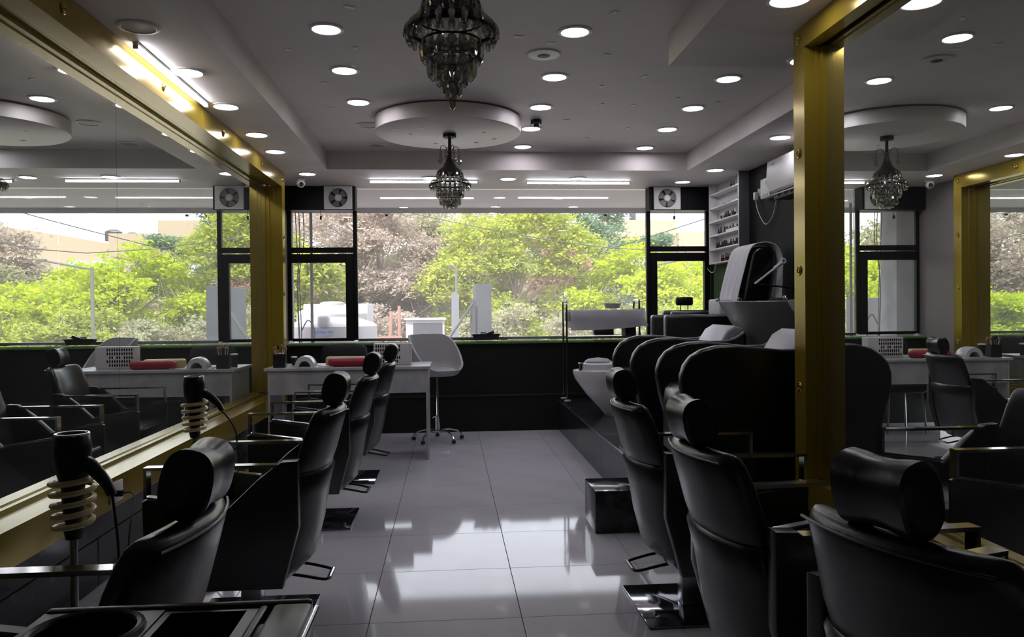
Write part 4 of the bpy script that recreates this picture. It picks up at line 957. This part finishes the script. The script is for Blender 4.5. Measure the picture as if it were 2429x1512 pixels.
def tree(x, y, h, cr, ch, m, n, ls, label, seed, trunk=.14, dens=1.0, cz=None, blobs=16):
    """crown centre radius cr, half height ch; leaves gathered in clusters"""
    r = np.random.default_rng(seed); t = thing('tree', label, 'tree', (x, y, ZG), 0, 'trees outside')
    cz = cz if cz is not None else h-ch
    bc = []
    while len(bc) < blobs:
        p = r.uniform(-1, 1, 3)
        if .25 < np.linalg.norm(p) < .95: bc.append(p*[cr, cr*.8, ch]+[0, 0, cz])
    bc = np.array(bc); br = r.uniform(.28, .5, blobs)*min(cr, ch*1.2)
    bm = bmesh.new(); tube_bm(bm, smooth_path([(0, 0, 0), (.08*cr, 0, cz*.35), (-.03*cr, .05, cz*.7), (0, 0, cz+ch*.3)], 4), [trunk*(1-.055*i) for i in range(13)], 8); fin('trunk', bm, M_bark, t)
    bm = bmesh.new()
    for b in bc:
        z0 = max(.3*cz, min(cz*.75, b[2]-abs(b[0])*.9-.3)); mid = (b*np.array([.55, .55, 1])+[0, 0, z0])/2; mid[:2] = b[:2]*.4
        tube_bm(bm, smooth_path([(0, 0, z0), tuple(mid), tuple(b)], 4), [trunk*.42*(1-.1*i) for i in range(9)], 5)
        for k in range(6):
            d = r.normal(0, 1, 3); d /= np.linalg.norm(d); q = b+d*br[0]*.9
            tube_bm(bm, [tuple(b), tuple((b+q)/2+r.normal(0, .05, 3)), tuple(q)], [.022, .014, .006], 4)
    o = fin('branches', bm, M_bark, t); o['kind'] = 'stuff'
    # leaf sprays: sub clusters on blob shells, leaves round each
    ns = max(30, int(n/26)); bi = r.integers(0, blobs, ns); d = r.normal(0, 1, (ns, 3)); d /= np.linalg.norm(d, axis=1)[:, None]; d[:, 2] = np.abs(d[:, 2])*.9-.25
    sc_ = bc[bi]+d*(br[bi]*r.uniform(.55, 1.05, ns))[:, None]; tint_s = np.clip(r.normal(.5, .25, ns), 0, 1)
    si = r.integers(0, ns, n); off = r.normal(0, 1, (n, 3))*np.array([ls*1.9, ls*1.9, ls*.9]); pc = sc_[si]+off
    a = r.normal(0, 1, (n, 3)); a[:, 2] *= .5; a /= np.linalg.norm(a, axis=1)[:, None]
    b_ = np.cross(a, r.normal(0, 1, (n, 3))); b_ /= np.linalg.norm(b_, axis=1)[:, None]
    s = ls*r.uniform(.55, 1.2, n)[:, None]
    v = np.empty((n, 4, 3)); v[:, 0] = pc-a*s; v[:, 1] = pc+b_*s*.45; v[:, 2] = pc+a*s; v[:, 3] = pc-b_*s*.45
    me = bpy.data.meshes.new('foliage'); me.vertices.add(4*n); me.vertices.foreach_set('co', v.ravel())
    me.loops.add(4*n); me.loops.foreach_set('vertex_index', np.arange(4*n, dtype=np.int32))
    me.polygons.add(n); me.polygons.foreach_set('loop_start', np.arange(0, 4*n, 4, dtype=np.int32)); me.update(calc_edges=True)
    at = me.attributes.new('tint', 'FLOAT', 'POINT'); at.data.foreach_set('value', np.repeat(np.clip(tint_s[si]+r.normal(0, .12, n), 0, 1), 4).astype(np.float32))
    o = link('foliage', me, m, t); o['kind'] = 'stuff'
    return t
# nearest row
tree(-2.6, 30, 6.7, 2.7, 3.2, L_brown, 48000, .085, 'dry brown-leaved tree filling the pane beside the near casement', 1, blobs=26)
tree(2.4, 28, 5.5, 3.1, 2.8, L_green, 34000, .085, 'broad yellow-green tree in the middle of the big pane', 2, blobs=26)
tree(7.0, 27, 4.0, 2.9, 2.0, L_lime, 26000, .085, 'bright lime tree low at the far end of the big pane', 3, blobs=28)
tree(9.6, 29, 3.4, 2.4, 1.7, L_lime, 16000, .09, 'bright lime tree seen through the far casement', 4, blobs=22)
tree(4.6, 24, 1.9, 2.0, 1.2, L_olive, 12000, .07, 'low olive bush below the middle yellow-green tree', 5, blobs=18)
tree(-5.3, 26.5, 4.7, 1.8, 2.2, L_green, 16000, .09, 'yellow-green tree outside the near casement', 6, blobs=20)
tree(-.4, 33, 6.6, 2.4, 2.8, L_olive, 16000, .09, 'olive-brown tree between the dry tree and the yellow-green tree', 7, blobs=20)
# second row
tree(-7.5, 40, 8.0, 3.6, 3.4, L_brown, 18000, .13, 'tall dry brown tree behind the casement', 8, blobs=24)
tree(2.0, 42, 8.3, 3.6, 3.6, L_olive, 18000, .13, 'tall olive tree behind the middle yellow-green tree', 9, blobs=24)
tree(-3.0, 44, 8.5, 3.8, 3.8, L_olive, 18000, .13, 'tall thin-leaved tree behind the dry brown tree', 10, blobs=24)
tree(7.8, 46, 8.6, 3.4, 3.6, L_dark, 18000, .13, 'deep green tree rising above the lime trees', 11, blobs=22)
tree(5.4, 38, 4.9, 1.5, 1.3, L_rust, 7000, .10, 'rust-red tree showing over the lime trees', 12, blobs=12)
tree(12.3, 48, 7.0, 2.2, 2.6, L_dark, 7000, .16, 'slender deep green tree before the cream building', 13, blobs=16)
tree(12.0, 40, 4.6, 3.0, 2.2, L_olive, 12000, .12, 'olive-brown tree under the cream building', 14, blobs=18)
tree(17.5, 42, 4.6, 3.2, 2.2, L_olive, 14000, .12, 'dull olive tree beside the dark brown grove', 15, blobs=18)
tree(22.0, 44, 7.0, 4.2, 3.6, L_brown, 20000, .15, 'large dry brown tree at the end of the grove', 16, blobs=24)
tree(16.5, 31, 2.4, 2.6, 1.5, L_green, 14000, .10, 'low fresh green shrub tree before the dry grove', 17, blobs=18)
tree(27.5, 46, 8.5, 4.5, 4.3, L_brown, 16000, .16, 'dry brown tree farthest along the grove', 18, blobs=24)
tree(-10.5, 26, 4.3, 2.8, 2.2, L_lime, 14000, .10, 'lime tree standing beyond the corrugated fence', 19, blobs=20)
tree(-14.5, 30, 6.0, 3.4, 3.0, L_olive, 14000, .12, 'olive tree farther beyond the corrugated fence', 20, blobs=20)
tree(13.0, 27, 2.6, 2.4, 1.5, L_lime, 14000, .09, 'small lime tree next to the long-armed street lamp', 21, blobs=20)
tree(-12.5, 44, 7.0, 4.0, 3.6, L_olive, 14000, .15, 'far olive tree behind the near casement grove', 22, blobs=22)
for i, (x, y, h, m, lb) in enumerate(((1.6, 23.6, 1.9, L_olive, 'low olive shrub behind the grey slab wall'), (6.9, 23.4, 2.0, L_green, 'low yellow-green shrub below the lime tree'), (9.6, 24.6, 2.2, L_lime, 'low lime shrub outside the far casement'), (-5.4, 24.5, 2.4, L_green, 'low yellow-green shrub behind the white cabin'), (-2.2, 25.5, 2.2, L_brown, 'low dry brown shrub behind the red railing'), (11.8, 24, 2.2, L_olive, 'low dull shrub under the long-armed street lamp'))):
    tree(x, y, h, 1.7, 1.0, m, 11000, .07, lb, 40+i, .07, blobs=14)

# far band of low growth closing the horizon (one object, nobody could count it)
nb = 60000; r = np.random.default_rng(5)
px_ = r.uniform(-45, 60, nb); hh = 2.6+1.0*np.sin(px_*.35)+.6*np.sin(px_*1.1+1); py_ = 54+1.5*np.sin(px_*.2)+r.normal(0, .5, nb); pz_ = ZG+r.random(nb)**.7*hh
pc = np.c_[px_, py_, pz_]; a = r.normal(0, 1, (nb, 3)); a /= np.linalg.norm(a, axis=1)[:, None]; b_ = np.cross(a, r.normal(0, 1, (nb, 3))); b_ /= np.linalg.norm(b_, axis=1)[:, None]
v = np.empty((nb, 4, 3)); S_ = .22; v[:, 0] = pc-a*S_; v[:, 1] = pc+b_*S_*.6; v[:, 2] = pc+a*S_; v[:, 3] = pc-b_*S_*.6
me = bpy.data.meshes.new('hedge_band'); me.vertices.add(4*nb); me.vertices.foreach_set('co', v.ravel()); me.loops.add(4*nb); me.loops.foreach_set('vertex_index', np.arange(4*nb, dtype=np.int32))
me.polygons.add(nb); me.polygons.foreach_set('loop_start', np.arange(0, 4*nb, 4, dtype=np.int32)); me.update(calc_edges=True)
at = me.attributes.new('tint', 'FLOAT', 'POINT'); at.data.foreach_set('value', np.repeat(r.random(nb), 4).astype(np.float32))
tag(link('undergrowth', me, L_olive), 'band of low dull undergrowth far behind the trees', 'undergrowth', kind='stuff')
